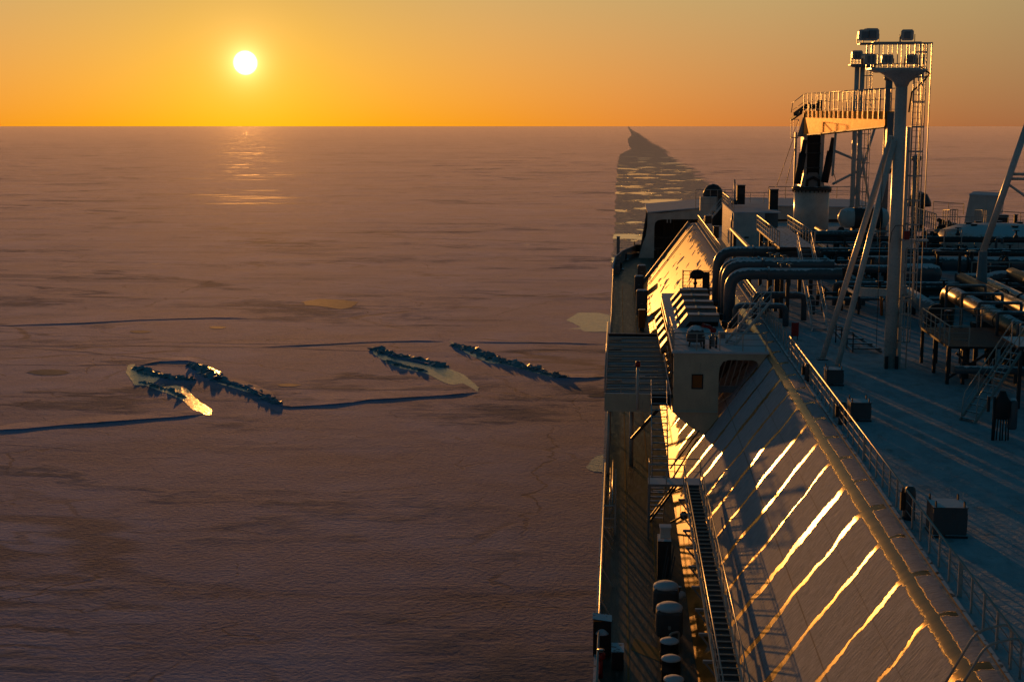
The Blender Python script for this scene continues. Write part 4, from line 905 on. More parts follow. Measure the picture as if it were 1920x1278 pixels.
# starboard mast, only its slanted leg is in the frame
t=thing('light_mast','slanting pale mast leg with cross tubes at the right edge','mast',at(1842,470,y=104)); 
part('leg',MB().tube([at(1841,470,y=104),at(1930,215,y=104)],.24,12),'whitebare',t)
for yy in (326,335): part('cross_tube',MB().tube([at(1893,yy,y=104),at(1990,yy+1,y=104)],.10,8),'whitebare',t)
part('cross_tube',MB().tube([at(1888,345,y=104),at(1960,396,y=104)],.09,8),'whitebare',t)
part('foot',MB().lathe(Vector((at(1841,470,y=104).x,104,22)),[(.5,0),(.5,.2),(.3,at(1841,470,y=104).z-22)],12),'grey',t)

# ------------------------------------------------------------------ crane on the centre line
CX,CY=22.6,170.0
t=thing('deck_crane','pale deck crane with a gold-lit boom resting aft on its pedestal','crane',(CX,CY,22.2))
zp=at(1517,352,y=CY).z
part('pedestal',MB().tube([(CX,CY,22.1),(CX,CY,zp)],2.05,28),'whitebare',t)
fl_=part('slew_ring',MB().lathe((CX,CY,zp),[(2.05,-.25),(2.3,-.2),(2.3,.1),(2.0,.25)],28),'dark',t)
for k in range(24):
    a=2*math.pi*k/24; 
bolts=MB()
for k in range(28):
    a=2*math.pi*k/28; bolts.tube([(CX+2.2*math.cos(a),CY+2.2*math.sin(a),zp-.45),(CX+2.2*math.cos(a),CY+2.2*math.sin(a),zp-.2)],.07,6)
part('bolts',bolts,'dark',fl_)
def C(px,py,dy=-1.6): return at(px,py,y=CY+dy)
zc0=zp+.15; zc1=at(1517,250,y=CY).z
# house: two side cheeks, dark opening
hx0,hx1=C(1505,300).x,C(1544,300).x
part('turret',MB().box(hx0+.35,hx1-.35,CY-1.2,CY+1.4,zc0,zc1-.2),'black',t)
part('cheek',MB().prism([(hx0,zc1),(hx0+.1,zc0+1.6),(hx0-.2,zc0),(hx0+.7,zc0),(hx0+.45,zc0+1.5),(hx0+.42,zc1)],'y',CY-1.6,CY+1.2),'white',t)
part('cheek',MB().prism([(hx1,zc1),(hx1-.1,zc0+1.6),(hx1+.2,zc0),(hx1-.7,zc0),(hx1-.45,zc0+1.5),(hx1-.42,zc1)][::-1],'y',CY-1.6,CY+1.2),'white',t)
part('turret_plate',MB().prism([(hx0+.4,zc0+1.25),(hx0+.7,zc0+1.7),(hx1-.7,zc0+1.7),(hx1-.4,zc0+1.25),(hx1-.3,zc0),(hx0+.3,zc0)][::-1],'y',CY-1.75,CY-1.62),'grey',t)
part('hose_loop',MB().tube([(hx0+.5,CY-1.85,zc0+.1),(hx0+.55,CY-1.9,zc0+.8),(hx0+1.2,CY-1.95,zc0+1.15),(hx1-1.2,CY-1.95,zc0+1.15),(hx1-.55,CY-1.9,zc0+.8),(hx1-.5,CY-1.85,zc0+.1)],.14,8),'black',t)
for zz in (.35,.62,.8): part('cross_beam',MB().box(hx0+.4,hx1-.4,CY-1.62,CY-1.3,zc0+(zc1-zc0)*zz,zc0+(zc1-zc0)*zz+.14),'dark',t)
# luffing cylinders
for a,b in (((1509,262),(1494,345)),((1562,258),(1545,342))):
    A_,B_=C(*a,-2.2),C(*b,-2.2)
    part('cylinder',MB().tube([B_,B_+(A_-B_)*.7],.42,12),'black',t); part('piston',MB().tube([B_+(A_-B_)*.7,A_],.26,10),'dark',t)
part('side_column',MB().box(C(1489,300).x,C(1493,300).x,CY-1.4,CY-1.0,zc0+.1,C(1491,248).z),'white',t)
# boom: tapered box, pivot end to tip end
ta=at(1513,206,y=CY-1.5); bx,by=ta.x+.4,CY-1.5
tip=Vector((at(1668,210,y=141.5).x,141.5,0)); zt0=at(1513,208,y=by).z; zb0=at(1520,252,y=by).z; zt1=at(1660,209,y=141.5).z; zb1=at(1660,236,y=141.5).z
wv=Vector((-1,-.14,0)).normalized()*.0
dv=(Vector((tip.x,tip.y,0))-Vector((bx,by,0))).normalized(); nv_=Vector((dv.y,-dv.x,0)); nv_=nv_ if nv_.x<0 else -nv_
def bp(t_,side,z): 
    p=Vector((bx,by,0))+(Vector((tip.x,tip.y,0))-Vector((bx,by,0)))*t_+nv_*side*(.75-.25*t_); return Vector((p.x,p.y,z))
vs=[bp(0,1,zb0),bp(0,1,zt0),bp(0,-1,zt0),bp(0,-1,zb0),bp(1,1,zb1),bp(1,1,zt1),bp(1,-1,zt1),bp(1,-1,zb1)]
part('boom',MB().add(vs,[(0,3,2,1),(4,5,6,7),(0,1,5,4),(1,2,6,5),(2,3,7,6),(3,0,4,7)]),'boom',t)
e0=Vector((bx,by,0)); 
part('boom_heel',MB().add([bp(-.02,1.02,zb0-.1),bp(.0,1.02,zt0-.3),bp(-.0,-1.02,zt0-.3),bp(-.02,-1.02,zb0-.1),bp(-.05,1.5,zb0-.3),bp(-.05,-1.5,zb0-.3)],[(0,1,2,3),(0,4,1),(3,2,5),(4,5,2,1),(0,3,5,4)]),'grey',t)
lwr=MB()
for i in range(2): 
    lwr.bar(bp(.0,1-2*i,zb0-.08),bp(1,1-2*i,zb1-.06),.12)
part('boom_chord',lwr,'dark',t)
# walkway rail on the boom
hr_=1.95
for sd in (1,-1):
    wr=MB()
    wr.tube([bp(0,sd*1.05,zt0+hr_),bp(1,sd*1.05,zt1+hr_+.25)],.045,6).tube([bp(0,sd*1.05,zt0+hr_*.55),bp(1,sd*1.05,zt1+hr_*.6)],.03,6).tube([bp(0,sd*1.05,zt0+.2),bp(1,sd*1.05,zt1+.2)],.03,6)
    if sd==1: wr.tube([bp(0,1.05,zt0+hr_),bp(-.16,1.2,zt0+hr_-1.0),bp(-.18,1.2,zt0-.2)],.045,6).tube([bp(0,1.05,zt0+1),bp(-.16,1.2,zt0+.1)],.035,6)
    w_=part('walkway_rail',wr,'rail',t)
    for i in range(18):
        f=i/17; zz=zt0+(zt1-zt0)*f
        part('post',MB().bar(bp(f,sd*1.1,zz-.75 if sd==1 else zz-.1),bp(f,sd*1.1,zz+hr_+.2*f),.09,.06),'rail',w_)
part('winch',MB().lathe(bp(.05,.2,zt0+.45),[(.5,-.5),(.5,-.4),(.3,-.4),(.3,.4),(.5,.4),(.5,.5)],12,'x').box(bp(.12,0,0).x-.3,bp(.12,0,0).x+.3,bp(.12,0,0).y-.4,bp(.12,0,0).y+.4,zt0,zt0+1.2),'dark',t)
part('tip_block',MB().box(tip.x-.3,tip.x+.5,tip.y-.4,tip.y+.5,zb1-2.2,zt1-.1),'grey',t)
part('head_gear',MB().bar(bp(-.12,1.2,zt0-.4),bp(-.02,.4,zt0+.6),.4).bar(bp(-.2,1,zt0-1.0),bp(-.05,1,zt0-.2),.3),'black',t)
# service cage left of the boom heel
m=MB()
c0,c1=C(1481,258),C(1496,224)
for x in (c0.x,c0.x+.35,c1.x): m.bar((x,CY-2,c0.z),(x,CY-2,c1.z),.06)
m.bar((c0.x,CY-2,c1.z),(c1.x,CY-2,c1.z),.06).bar((c0.x,CY-2,c0.z),(c1.x,CY-2,c0.z),.2,.12).bar((c0.x+.1,CY-2,c0.z),(c1.x,CY-2,c1.z),.05); part('service_cage',m,'rail',t)
for a,b in (((1486,262),(1455,350)),((1492,268),(1473,345)),((1556,300),(1568,345))): part('guy_wire',MB().tube([C(*a),C(*b)],.035,5),'dark',t)
part('hook_line',MB().tube([(tip.x+.1,tip.y,zb1-2.2),(tip.x+.1,tip.y,zb1-4.0)],.05,6).lathe((tip.x+.1,tip.y,zb1-4.6),[(.1,0),(.3,.15),(.3,.45),(.1,.6)],10),'dark',t)

# ------------------------------------------------------------------ deckhouse and items forward on the trunk
Yh=148.0; xa_=at(1374.6,430,y=Yh).x; xb_=at(1433,430,y=Yh).x; zt_h=at(1400,399,y=Yh).z; yb=xa_/((1353.5-1161)/2667)
t=thing('deckhouse','pale box-shaped deckhouse with closed door and orange-lit left side','deckhouse',((xa_+xb_)/2,Yh,22))
part('walls',MB().box(xa_,xb_,Yh,yb,22,zt_h),'whitebare',t)
part('roof',MB().box(xa_-.08,xb_+1.6,Yh-.1,yb+.1,zt_h,zt_h+.10),'snow',t)
part('annex',MB().box(xb_,xb_+1.5,Yh+1.5,yb,22,zt_h-.02),'grey',t)
dd=part('door',MB().box(at(1390,450,y=Yh).x,at(1407,450,y=Yh).x,Yh-.06,Yh-.003,22.15,at(1390,440,y=Yh).z),'white',t); part('handle',MB().box(at(1392,450,y=Yh).x,at(1393.5,450,y=Yh).x,Yh-.12,Yh-.06,22.7,22.85),'dark',dd)
part('sign',MB().box(at(1395,450,y=Yh).x,at(1403,450,y=Yh).x,Yh-.08,Yh-.062,at(1399,446,y=Yh).z,at(1399,443,y=Yh).z),'dark',dd)
part('drain_pipe',MB().tube([(xa_-.15,Yh+.6,22),(xa_-.15,Yh+.6,zt_h-1.0),(xa_-.02,Yh+1.2,zt_h-.1)],.1,8),'grey',t)
railing('railing on the left roof edge of the pale deckhouse',[(xa_,yb,zt_h+.1),(xa_,Yh+.2,zt_h+.1)],step=1.8,r=.035)
railing('railing across the far roof edge of the pale deckhouse',[(xa_,yb,zt_h+.1),(xb_+3,yb,zt_h+.1)],step=1.6,r=.03)
def roofbox(label,px0,px1,py0,py1,Y,mat='black',name='vent_box',cat='vent'):
    a=at(px0,py1,y=Y); b=at(px1,py0,y=Y); t=thing(name,label,cat,((a.x+b.x)/2,Y,a.z))
    part('body',MB().box(a.x,b.x,Y,Y+(b.x-a.x),a.z,b.z),mat,t,bev=.05); part('cap',MB().box(a.x-.05,b.x+.05,Y-.05,Y+(b.x-a.x)+.05,b.z,b.z+.08),'drab',t)
    part('louvre',MB().box(a.x+.12,b.x-.12,Y-.03,Y-.003,a.z+(b.z-a.z)*.55,a.z+(b.z-a.z)*.85),'dark',t); return t
roofbox('black upright vent on the deckhouse roof',1381,1397,348,383,Yh+8)
roofbox('black upright vent right of the deckhouse, by the crane',1442,1459,356,398,Yh+4)
roofbox('small dark cabinet on the trunk deck beside the far railing',1321,1334,405,419,176,mat='dark')
roofbox('dark cabinet on the trunk deck left of the deckhouse',1337,1348,425,446,158,mat='dark')
b=at(1377,383,y=Yh+7); t=thing('antenna','thin pale pole on the deckhouse roof','antenna',b); part('pole',MB().tube([b,at(1377,336,y=Yh+7)],.09,8),'rail',t); part('base',MB().lathe(b,[(.35,0),(.35,.3),(.15,.5)],10),'dark',t)
# goose-neck cowl
b=at(1344,378,y=186); t=thing('cowl_vent','large dark gooseneck vent cowl above the railings near the bow','vent',(b.x,186,22))
c1_=at(1326,372,y=186); top_=at(1336,352,y=186); rr_=.92
part('neck',MB().tube([(b.x+.1,186,22)]+[(b.x+.1,186,at(0,368,y=186).z)]+[((b.x+c1_.x)/2+.1+ (b.x-c1_.x)/2*math.cos(a),186,at(0,364,y=186).z+.95*math.sin(a)) for a in [math.pi*k/8 for k in range(0,9)]],.72,18),'dark',t)
part('rim',MB().tube([(c1_.x+.1,186,at(0,366,y=186).z),(c1_.x+.1,186,at(0,371,y=186).z)],.8,18),'steel',t)
part('box',MB().box(c1_.x-1.0,c1_.x+1.1,184.5,185.5,at(0,372,y=185).z-1.2,at(0,372,y=185).z+.6),'white',t)
railing('railing of the small stage round the gooseneck cowl',[(c1_.x-1.6,184,at(0,385,y=184).z),(c1_.x+3,184,at(0,385,y=184).z)],h=2.4,step=1.0,mids=3,r=.03)
stairs('short sloping gangway up to the cowl stage',(10.6,180,22.0),(13.2,184,24.6),(0,1,0),1.0,8,mat='white')

# ------------------------------------------------------------------ pipe deck right of the mast
def hpipe(label,pts,r,mat='pipe',bend=.8,group=None,flanges=(),name='deck_pipe',sup=()):
    pts=[Vector(p) for p in pts]; t=thing(name,label,'pipe',pts[0],group)
    part('tube',MB().tube(pipe_path(pts,bend) if len(pts)>2 else pts,r,18),mat,t)
    a,b=pts[0],pts[-1]; d=(pts[1]-pts[0]).normalized()
    for f in flanges: 
        c=pts[0]+(pts[1]-pts[0])*f; part('flange',MB().tube([c,c+d*.16],r*1.18,18),'dark',t)
    for f in sup:
        c=pts[0]+(pts[1]-pts[0])*f; part('saddle',MB().box(c.x-r*.8,c.x+r*.8,c.y-.15,c.y+.15,22.1,c.z-r*.6),'dark',t)
    return t
G='cross-deck pipes right of the mast'
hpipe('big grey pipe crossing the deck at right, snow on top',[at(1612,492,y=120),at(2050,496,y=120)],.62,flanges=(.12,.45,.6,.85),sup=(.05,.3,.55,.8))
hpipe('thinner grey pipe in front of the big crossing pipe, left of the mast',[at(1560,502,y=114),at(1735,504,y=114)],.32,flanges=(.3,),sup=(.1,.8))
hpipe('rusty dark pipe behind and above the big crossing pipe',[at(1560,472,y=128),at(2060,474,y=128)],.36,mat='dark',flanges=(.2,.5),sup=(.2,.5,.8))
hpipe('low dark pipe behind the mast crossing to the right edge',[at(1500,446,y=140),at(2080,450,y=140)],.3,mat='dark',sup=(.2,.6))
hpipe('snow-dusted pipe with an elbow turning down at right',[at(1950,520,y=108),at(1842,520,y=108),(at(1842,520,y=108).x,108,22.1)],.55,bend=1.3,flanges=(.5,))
hpipe('grey pipe nosing out left of the elbowed pipe',[at(1790,521,y=109),at(1850,521,y=109)],.4)
b=at(1730,510,y=112)
t=thing('pressure_tank','grey round-ended tank right of the mast ladder','tank',b)
part('shell',MB().lathe(at(1690,512,y=112),[(.1,-.4),(.6,-.2),(.8,.2),(.8,2.2),(.6,2.8),(.15,3.0)],20,'x'),'pipe',t); part('saddle',MB().box(b.x-1.4,b.x-1,111.6,112.4,22.1,b.z-.4),'dark',t); part('saddle',MB().box(b.x,b.x+.4,111.6,112.4,22.1,b.z-.4),'dark',t)
# lagged pipe along the centre line under arched frames, catching the sun
q0=at(1775,545,z=24.5); q1=Vector((q0.x+.0,58,24.5))
t=thing('lagged_pipe','metal-clad pipe under arched frames glinting gold','pipe',q0)
cl=part('cladding',MB().tube(pipe_path([(q0.x,q0.y,22.4),(q0.x,q0.y,24.5),(q0.x,q1.y,24.5)],.9),.52,22),'steel',t)
for k in range(7):
    y=q0.y-2-k*3.9; part('clad_band',MB().tube([(q0.x,y,24.5),(q0.x,y-.12,24.5)],.555,22),'dark',t)
for k in range(6):
    y=q0.y-3.8-k*4.2
    fr=MB().tube(pipe_path([(q0.x-.95,y,22.1),(q0.x-.95,y,25.35),(q0.x+1.5,y,25.35),(q0.x+1.5,y,22.1)],.15),.10,8)
    part('arch_frame',fr,'pipe',t)
q0=at(1722,565,z=23.4)
t=thing('lagged_pipe','duller clad pipe ending in a ring left of the glinting one','pipe',q0)
part('cladding',MB().tube([(q0.x,q0.y+6,23.4),(q0.x,q0.y-5.5,23.4)],.55,20),'grey',t); part('end_ring',MB().tube([(q0.x,q0.y-5.5,23.4),(q0.x,q0.y-5.8,23.4)],.63,20),'dark',t); part('saddle',MB().box(q0.x-.4,q0.x+.4,q0.y-4,q0.y-3.7,22.1,23),'dark',t); part('saddle',MB().box(q0.x-.4,q0.x+.4,q0.y+3,q0.y+3.3,22.1,23),'dark',t)
for i,(xo,zz,r_) in enumerate([(3.0,24.2,.42),(4.6,23.9,.5),(6.6,24.6,.45)]):
    x_=22.6+xo
    hpipe('long grey pipe running aft at the right edge, %s from the glinting one'%['first','second','third'][i],[(x_,108,zz),(x_,55,zz)],r_,flanges=(.2,.5,.7),sup=(.1,.4,.7,.95),mat='dark' if i!=1 else 'pipe')
# pipe rack platform with rails and stair, right
pa=at(1767,640,y=78); pb=at(1830,640,y=78)
zpf=at(1790,642,y=78).z
t=thing('pipe_platform','dark steel platform on braced legs at right of the snowy deck','platform',(pa.x,78,22))
part('floor',MB().box(pa.x,pa.x+4.6,77,84,zpf-.12,zpf),'black',t)
for x in (pa.x+.08,pa.x+.9,pa.x+2.3,pa.x+3.8):
    for y in (77.2,80.5,83.8): part('leg',MB().bar((x,y,22.0),(x,y,zpf-.12),.17),'dark',t)
for a,b in (((.1,22.3),(2.3,zpf-.3)),((2.3,22.3),(.5,zpf-.4)),((2.3,22.4),(3.8,zpf-.3))): part('brace',MB().bar((pa.x+a[0],77.25,a[1]),(pa.x+b[0],77.25,b[1]),.12),'dark',t)
part('under_pipe',MB().tube([(pa.x+.3,76.6,22.9),(pa.x+5.5,76.6,22.9)],.22,10).tube([(pa.x+1.4,79,22),(pa.x+1.4,79,zpf)],.25,10),'pipe',t)
railing('pale railing on the left of the dark steel platform',[(pa.x+.05,83.9,zpf),(pa.x+.05,77.05,zpf),(pa.x+1.1,77.05,zpf)],step=1.1,r=.028)
railing('pale railing on the far side of the dark steel platform',[(pa.x,84,zpf),(pa.x+4.6,84,zpf)],step=1.1,r=.028)
ft=at(1796,785,z=22.0); tpp=at(1896,655,y=77); tpp.y=77
stairs('long slanting stairs with pale handrails climbing to the right platform',ft,Vector((at(1893,640,y=ft.y+4).x,ft.y+4,at(1893,640,y=ft.y+4).z)),(.6,-.8,0),.85,12,hr=1.05)
zz=at(1893,640,y=ft.y+4).z; xx=at(1893,640,y=ft.y+4).x
t=thing('stair_landing','railed landing at the head of the slanting stairs','landing',(xx,ft.y+4,22))
part('floor',MB().box(xx,xx+3,ft.y+2.8,ft.y+6,zz-.12,zz),'grate',t)
for x in (xx+.2,xx+2): part('leg',MB().bar((x,ft.y+3,22),(x,ft.y+3,zz-.1),.16),'dark',t); 
part('hoop_rail',MB().tube(pipe_path([(xx+.1,ft.y+3,zz-.1),(xx+.1,ft.y+3,zz+1.15),(xx+.5,ft.y+3,zz+1.2),(xx+.5,ft.y+3,zz)],.16),.035,8).tube(pipe_path([(xx+.7,ft.y+3,zz-.1),(xx+.7,ft.y+3,zz+1.15),(xx+1.1,ft.y+3,zz+1.2),(xx+1.1,ft.y+3,zz)],.16),.035,8),'rail',t)
# standing valve gear
b=at(1878,822,z=22)
t=thing('valve_station','dark valve station of thin upright pipes on the snowy deck','valve',b)
part('drum',MB().lathe(b+Vector((-.15,0,1.0)),[(.28,0),(.34,.1),(.34,.8),(.22,1.0),(.12,1.25)],14),'black',t)
part('drum',MB().lathe(b+Vector((.35,.1,.5)),[(.18,0),(.22,.1),(.22,1.2),(.1,1.4)],12),'pipe',t)
for i in range(6): part('pipe',MB().tube([b+Vector((-.45+.13*i,-.05+.1*(i%2),0)),b+Vector((-.4+.11*i,0,1.1))],.035,6),'dark',t)
part('upright',MB().tube([b+Vector((-.5,0,0)),b+Vector((-.5,0,2.0))],.06,8).bar(b+Vector((-.75,0,1.3)),b+Vector((-.75,0,2.0)),.12),'dark',t)
# step-over stairs between mast legs and mast
b0=at(1597,660,z=22); b1=at(1650,660,z=22)
t=thing('step_over','low dark step-over stairs between the mast and its legs','stairs',b0)
for k in range(5): part('step',MB().box(b0.x+.05-.12*k,b1.x-.35*k,b0.y+k*1.1,b0.y+k*1.1+.3,22.25+.12*k,22.31+.12*k),'dark',t)
part('stringer',MB().bar((b0.x,b0.y,22.1),(b0.x-.6,b0.y+5,22.8),.1,.16).bar((b1.x,b0.y,22.1),(b1.x-1.6,b0.y+5,22.8),.1,.16),'grey',t)
for k in range(4): part('hoop',MB().tube(pipe_path([(b0.x-.18*k,b0.y+1.1*k,22.1),(b0.x-.18*k,b0.y+1.1*k,23.25),(b0.x-.18*k-.25,b0.y+1.1*k+.1,23.25)],.1),.04,6),'dark',t)
# stairs beside the looped pipes
fz=at(1536,620,z=22); tq=at(1530,468,y=103)
stairs('stairs with pale handrails descending right of the looped pipes',(fz.x-.5,fz.y,22),(fz.x-.3,106.5,26.6),(1,0,0),1.0,16,hr=1.1,mat='white')
t=thing('walkway','raised walkway on dark columns behind the looped pipes','walkway',(13,106.5,22))
wx0_,wx1_=fz.x-1.6,fz.x+1.0
part('floor',MB().box(wx0_,wx1_,106.5,124,26.45,26.6),'dark',t)
for y in (107.5,114,121): 
    for x in (wx0_+.1,wx1_-.1): part('column',MB().bar((x,y,22),(x,y,26.45),.28),'dark',t)
railing('railing on the left of the raised walkway, glinting gold',[(wx0_,106.6,26.6),(wx0_,123.8,26.6)],step=1.7,r=.035)
railing('railing on the right of the raised walkway',[(wx1_,106.6,26.6),(wx1_,123.8,26.6)],step=1.7,r=.035)
hpipe('dark pipe slung under the raised walkway, left side',[(wx0_-.9,100,25.2),(wx0_-.9,140,25.2)],.18,mat='dark',sup=(.1,.5,.9))
# white tank behind the mast legs
b=at(1590,408,y=150)
t=thing('storage_tank','white drum tank lying behind the mast legs','tank',b)
part('shell',MB().lathe(b,[(.2,-1.1),(.85,-.8),(1.05,-.3),(1.05,.3),(1.05,3.5),(.85,3.9),(.1,4.2)],18,'x'),'white',t); part('band',MB().lathe(b,[(1.07,.5),(1.1,.5),(1.1,3.3),(1.07,3.3)],18,'x'),'dark',t)
for dx in (.3,3.0): part('saddle',MB().box(b.x+dx,b.x+dx+.3,149.4,150.6,22.1,b.z-.6),'dark',t)
# slanted deckhouse far right and its neighbours
Yd=186.0; c=[at(1805,432,y=Yd),at(1817,365,y=Yd),at(1874,368,y=Yd),at(1866,432,y=Yd)]
t=thing('deckhouse','pale slant-sided deckhouse near the horizon at right','deckhouse',((c[0].x+c[3].x)/2,Yd,22))
wl_=MB().prism([(p.x,p.z if i in (1,2) else 22.1) for i,p in enumerate(c)][::-1],'y',Yd,Yd+6)
rf_=MB().prism([(c[1].x-.15,c[1].z),(c[2].x+.1,c[2].z),(c[2].x+.1,c[2].z+.12),(c[1].x-.15,c[1].z+.12)][::-1],'y',Yd-.2,Yd+6.2)
for q_ in (wl_,rf_):
    for v_ in q_.v:
        if v_.y>Yd+1: v_.x+=2.2
part('walls',wl_,'whitebare',t); part('roof',rf_,'snow',t)
part('door',MB().box(at(1848,400,y=Yd).x,at(1862,400,y=Yd).x,Yd-.08,Yd-.003,22.2,at(1850,376,y=Yd).z),'white',t)
b=at(1832,470,y=150)
t=thing('tank_dome','snow-covered tank dome at the right, ringed by railings','dome',(b.x+2,150,22))
part('shell',MB().lathe((b.x+2.2,150,22.1),[(6.3,0),(6.3,1.6),(6.0,2.2),(4.5,2.75),(2.0,2.95),(.1,3.0)],32),'white',t)
part('ring',MB().lathe((b.x+2.2,150,22.1),[(6.6,.75),(6.6,.95),(6.32,.95),(6.32,.75)],32),'dark',t)
for a in range(0,360,40):
    part('hatch',MB().lathe((b.x+2.2+3.2*math.cos(R(a)),150+3.2*math.sin(R(a)),24.7),[(.3,0),(.3,.35),(.38,.36),(.38,.45)],10),'dark',t)
railing('railing around the front of the snow-covered tank dome',[(b.x-5,142.5,22.1),(b.x+9,142.5,22.1)],step=1.4,h=2.2,mids=2,r=.04)
railing('far railing on the horizon side of the trunk, at right',[at(1748,398,y=188),at(1805,402,y=188)],step=2.0,h=1.4,r=.04)
railing('railing sloping up beside the dark pump skid',[at(1766,420,y=165),at(1793,420,y=158)],step=1.2,h=1.6,r=.04)
railing('railing left of the slanted deckhouse on the trunk',[at(1826,420,y=165),at(1847,421,y=158)],step=1.2,h=1.6,r=.04)
railing('far railing at the right edge beyond the slanted deckhouse',[at(1872,418,y=188),at(1990,424,y=188)],step=2.4,h=1.5,r=.04)
roofbox('dark low cabinet right of the slanted deckhouse',1868,1890,404,417,175,mat='dark',name='cabinet',cat='cabinet')
roofbox('dark round-headed post cabinet at the far right',1900,1907,403,418,170,mat='black',name='cabinet',cat='cabinet')
# skids, valves and machinery clutter in the pipe deck, each its own thing
cl=[(1585,380,160,1.6,1.5,'dark','machinery block low beside the crane pedestal'),(1618,372,165,2.2,1.3,'dark','broad dark machinery block behind the mast legs'),(1765,392,170,1.2,1.9,'black','black pump head rising behind the right railings'),(1785,392,170,1.7,1.5,'dark','wide pump skid left of the slanted deckhouse'),(1740,418,150,1.5,1.9,'red','dark red valve block right of the caged ladder'),(1752,432,145,1.1,2.4,'black','tall black valve body right of the red block'),(1808,440,132,.9,2.3,'black','black handwheel pedestal before the tank dome'),(1635,430,150,2.2,1.6,'grey','grey locker behind the mast column'),(1570,455,128,2.0,1.7,'pipe','grey filter body right of the stairs'),(1602,520,108,1.5,1.6,'pipe','squat grey valve body between the mast legs'),(1838,600,92,1.3,2.0,'dark','dark strainer under the glinting pipe'),(1900,700,80,1.4,1.9,'black','black pump under the slanting stairs'),(1905,560,100,1.1,1.4,'dark','dark valve body at the right edge')]
for px,py,Y,w_,h_,mt,lb in cl:
    p=at(px,py,y=Y); x=p.x; t=thing('pump_unit',lb,'machinery',(x,Y,22.1))
    z0=22.15; 
    part('body',MB().box(x-w_/2,x+w_/2,Y-w_*.3,Y+w_*.3,z0,z0+h_*.55),mt,t,bev=.07)
    part('casing',MB().lathe((x+w_*.1,Y,z0+h_*.5),[(w_*.3,0),(w_*.34,.1),(w_*.3,h_*.35),(w_*.12,h_*.5)],14),mt,t)
    part('branch',MB().tube([(x-w_*.7,Y-.1,z0+h_*.3),(x+w_*.7,Y-.1,z0+h_*.3)],w_*.12,10),'pipe',t)
    wl=part('stem',MB().tube([(x-w_*.25,Y,z0+h_*.5),(x-w_*.25,Y,z0+h_*.95)],.06,8),'rail',t)
    part('handwheel',MB().lathe((x-w_*.25,Y-.02,z0+h_*.95),[(.05,-.03),(w_*.2,-.03),(w_*.22,.0),(w_*.2,.03),(.05,.03)],14,'y'),'dark',wl)
for i,(px,py,Y) in enumerate([(1872,498,118),(1842,462,126),(1870,560,100),(1620,462,124)]):
    b=at(px,py+30,y=Y); t=thing('tall_valve',['valve with a spoked wheel standing over the big crossing pipe','valve wheel before the dark rusty pipe','valve wheel between the elbowed pipe and the glinting pipe','valve wheel seen between the mast legs'][i],'valve',(b.x,Y-.8,22.1))
    h_=at(px,py-12,y=Y).z
    part('stem',MB().tube([(b.x,Y-.8,22.1),(b.x,Y-.8,h_)],.1,8),'dark',t)
    m=MB(); 
    ring=[(b.x+.38*math.cos(a),Y-.85,h_+.38*math.sin(a)) for a in [2*math.pi*k/16 for k in range(17)]]; m.tube(ring,.05,6,False)
    for a in (0,math.pi/3,2*math.pi/3): m.bar((b.x-.38*math.cos(a),Y-.85,h_-.38*math.sin(a)),(b.x+.38*math.cos(a),Y-.85,h_+.38*math.sin(a)),.05)
    part('handwheel',m,'dark',t)
railing('railing on the pipe deck behind the mast column',[at(1615,470,y=135),at(1700,470,y=135)],step=1.5,h=1.8,r=.04)
railing('railing on the pipe deck right of the caged ladder',[at(1735,470,y=128),at(1800,470,y=128)],step=1.5,h=1.9,r=.035)
railing('golden-lit railing beside the red valve block',[at(1712,415,y=150),at(1752,432,y=132)],step=1.6,h=1.5,r=.045)
railing('railing at the far trunk edge behind the deckhouse roof',[at(1440,372,y=186),at(1600,372,y=186)],step=2.0,h=1.5,r=.04)
b=at(1712,388,y=178); t=thing('cowl_vent','small dark domed vent behind the caged ladder','vent',(b.x,178,22)); part('dome',MB().lathe((b.x+.6,178,22.1),[(.7,0),(.7,2.9),(1.5,2.95),(1.45,3.5),(1.0,4.4),(.1,4.8)],18),'dark',t); part('stem_ring',MB().lathe((b.x+.6,178,22.1),[(.9,0),(.9,.3)],16),'grey',t)
words=['first','second','third','fourth','fifth','sixth','seventh','eighth','ninth','tenth']
def row(name,cat,fmt,group,n,f):
    for i in range(n):
        p=f(i); t=thing(name,fmt%words[i],cat,p,group); yield i,Vector(p),t
for i,p,t in row('gooseneck_vent','vent','small dark gooseneck pipe, %s from the left in the row behind the crossing pipes','gooseneck pipes behind the crossing pipes',10,lambda i:(17.5+i*2.9+(i*37%5)*.3,134+(i*53%7),22.1)):
    h_=1.4+(i*29%5)*.3
    part('bend',MB().tube(pipe_path([p,p+Vector((0,0,h_)),p+Vector((.5,-.2,h_)),p+Vector((.5,-.2,h_-.5))],.2),.13,10),'dark' if i%2 else 'pipe',t); part('flange',MB().tube([p+Vector((0,0,.5)),p+Vector((0,0,.58))],.22,12),'dark',t)
for i,p,t in row('gate_valve','valve','squat dark gate valve, %s from the left on top of the big crossing pipe','gate valves on the big crossing pipe',8,lambda i:(19.5+i*3.1+(i*31%4)*.3,119.8,24.25)):
    part('bonnet',MB().lathe(p,[(.35,0),(.38,.1),(.2,.3),(.14,.75),(.2,.8)],12),'dark',t)
    part('handwheel',MB().lathe(p+Vector((0,0,.85)),[(.05,-.02),(.36,-.02),(.4,.03),(.36,.07),(.05,.07)],16),'rail' if i%3==0 else 'dark',t)
    part('body',MB().box(p.x-.3,p.x+.3,p.y-.7,p.y-.58,23.2,24.3),'dark',t,bev=.04)
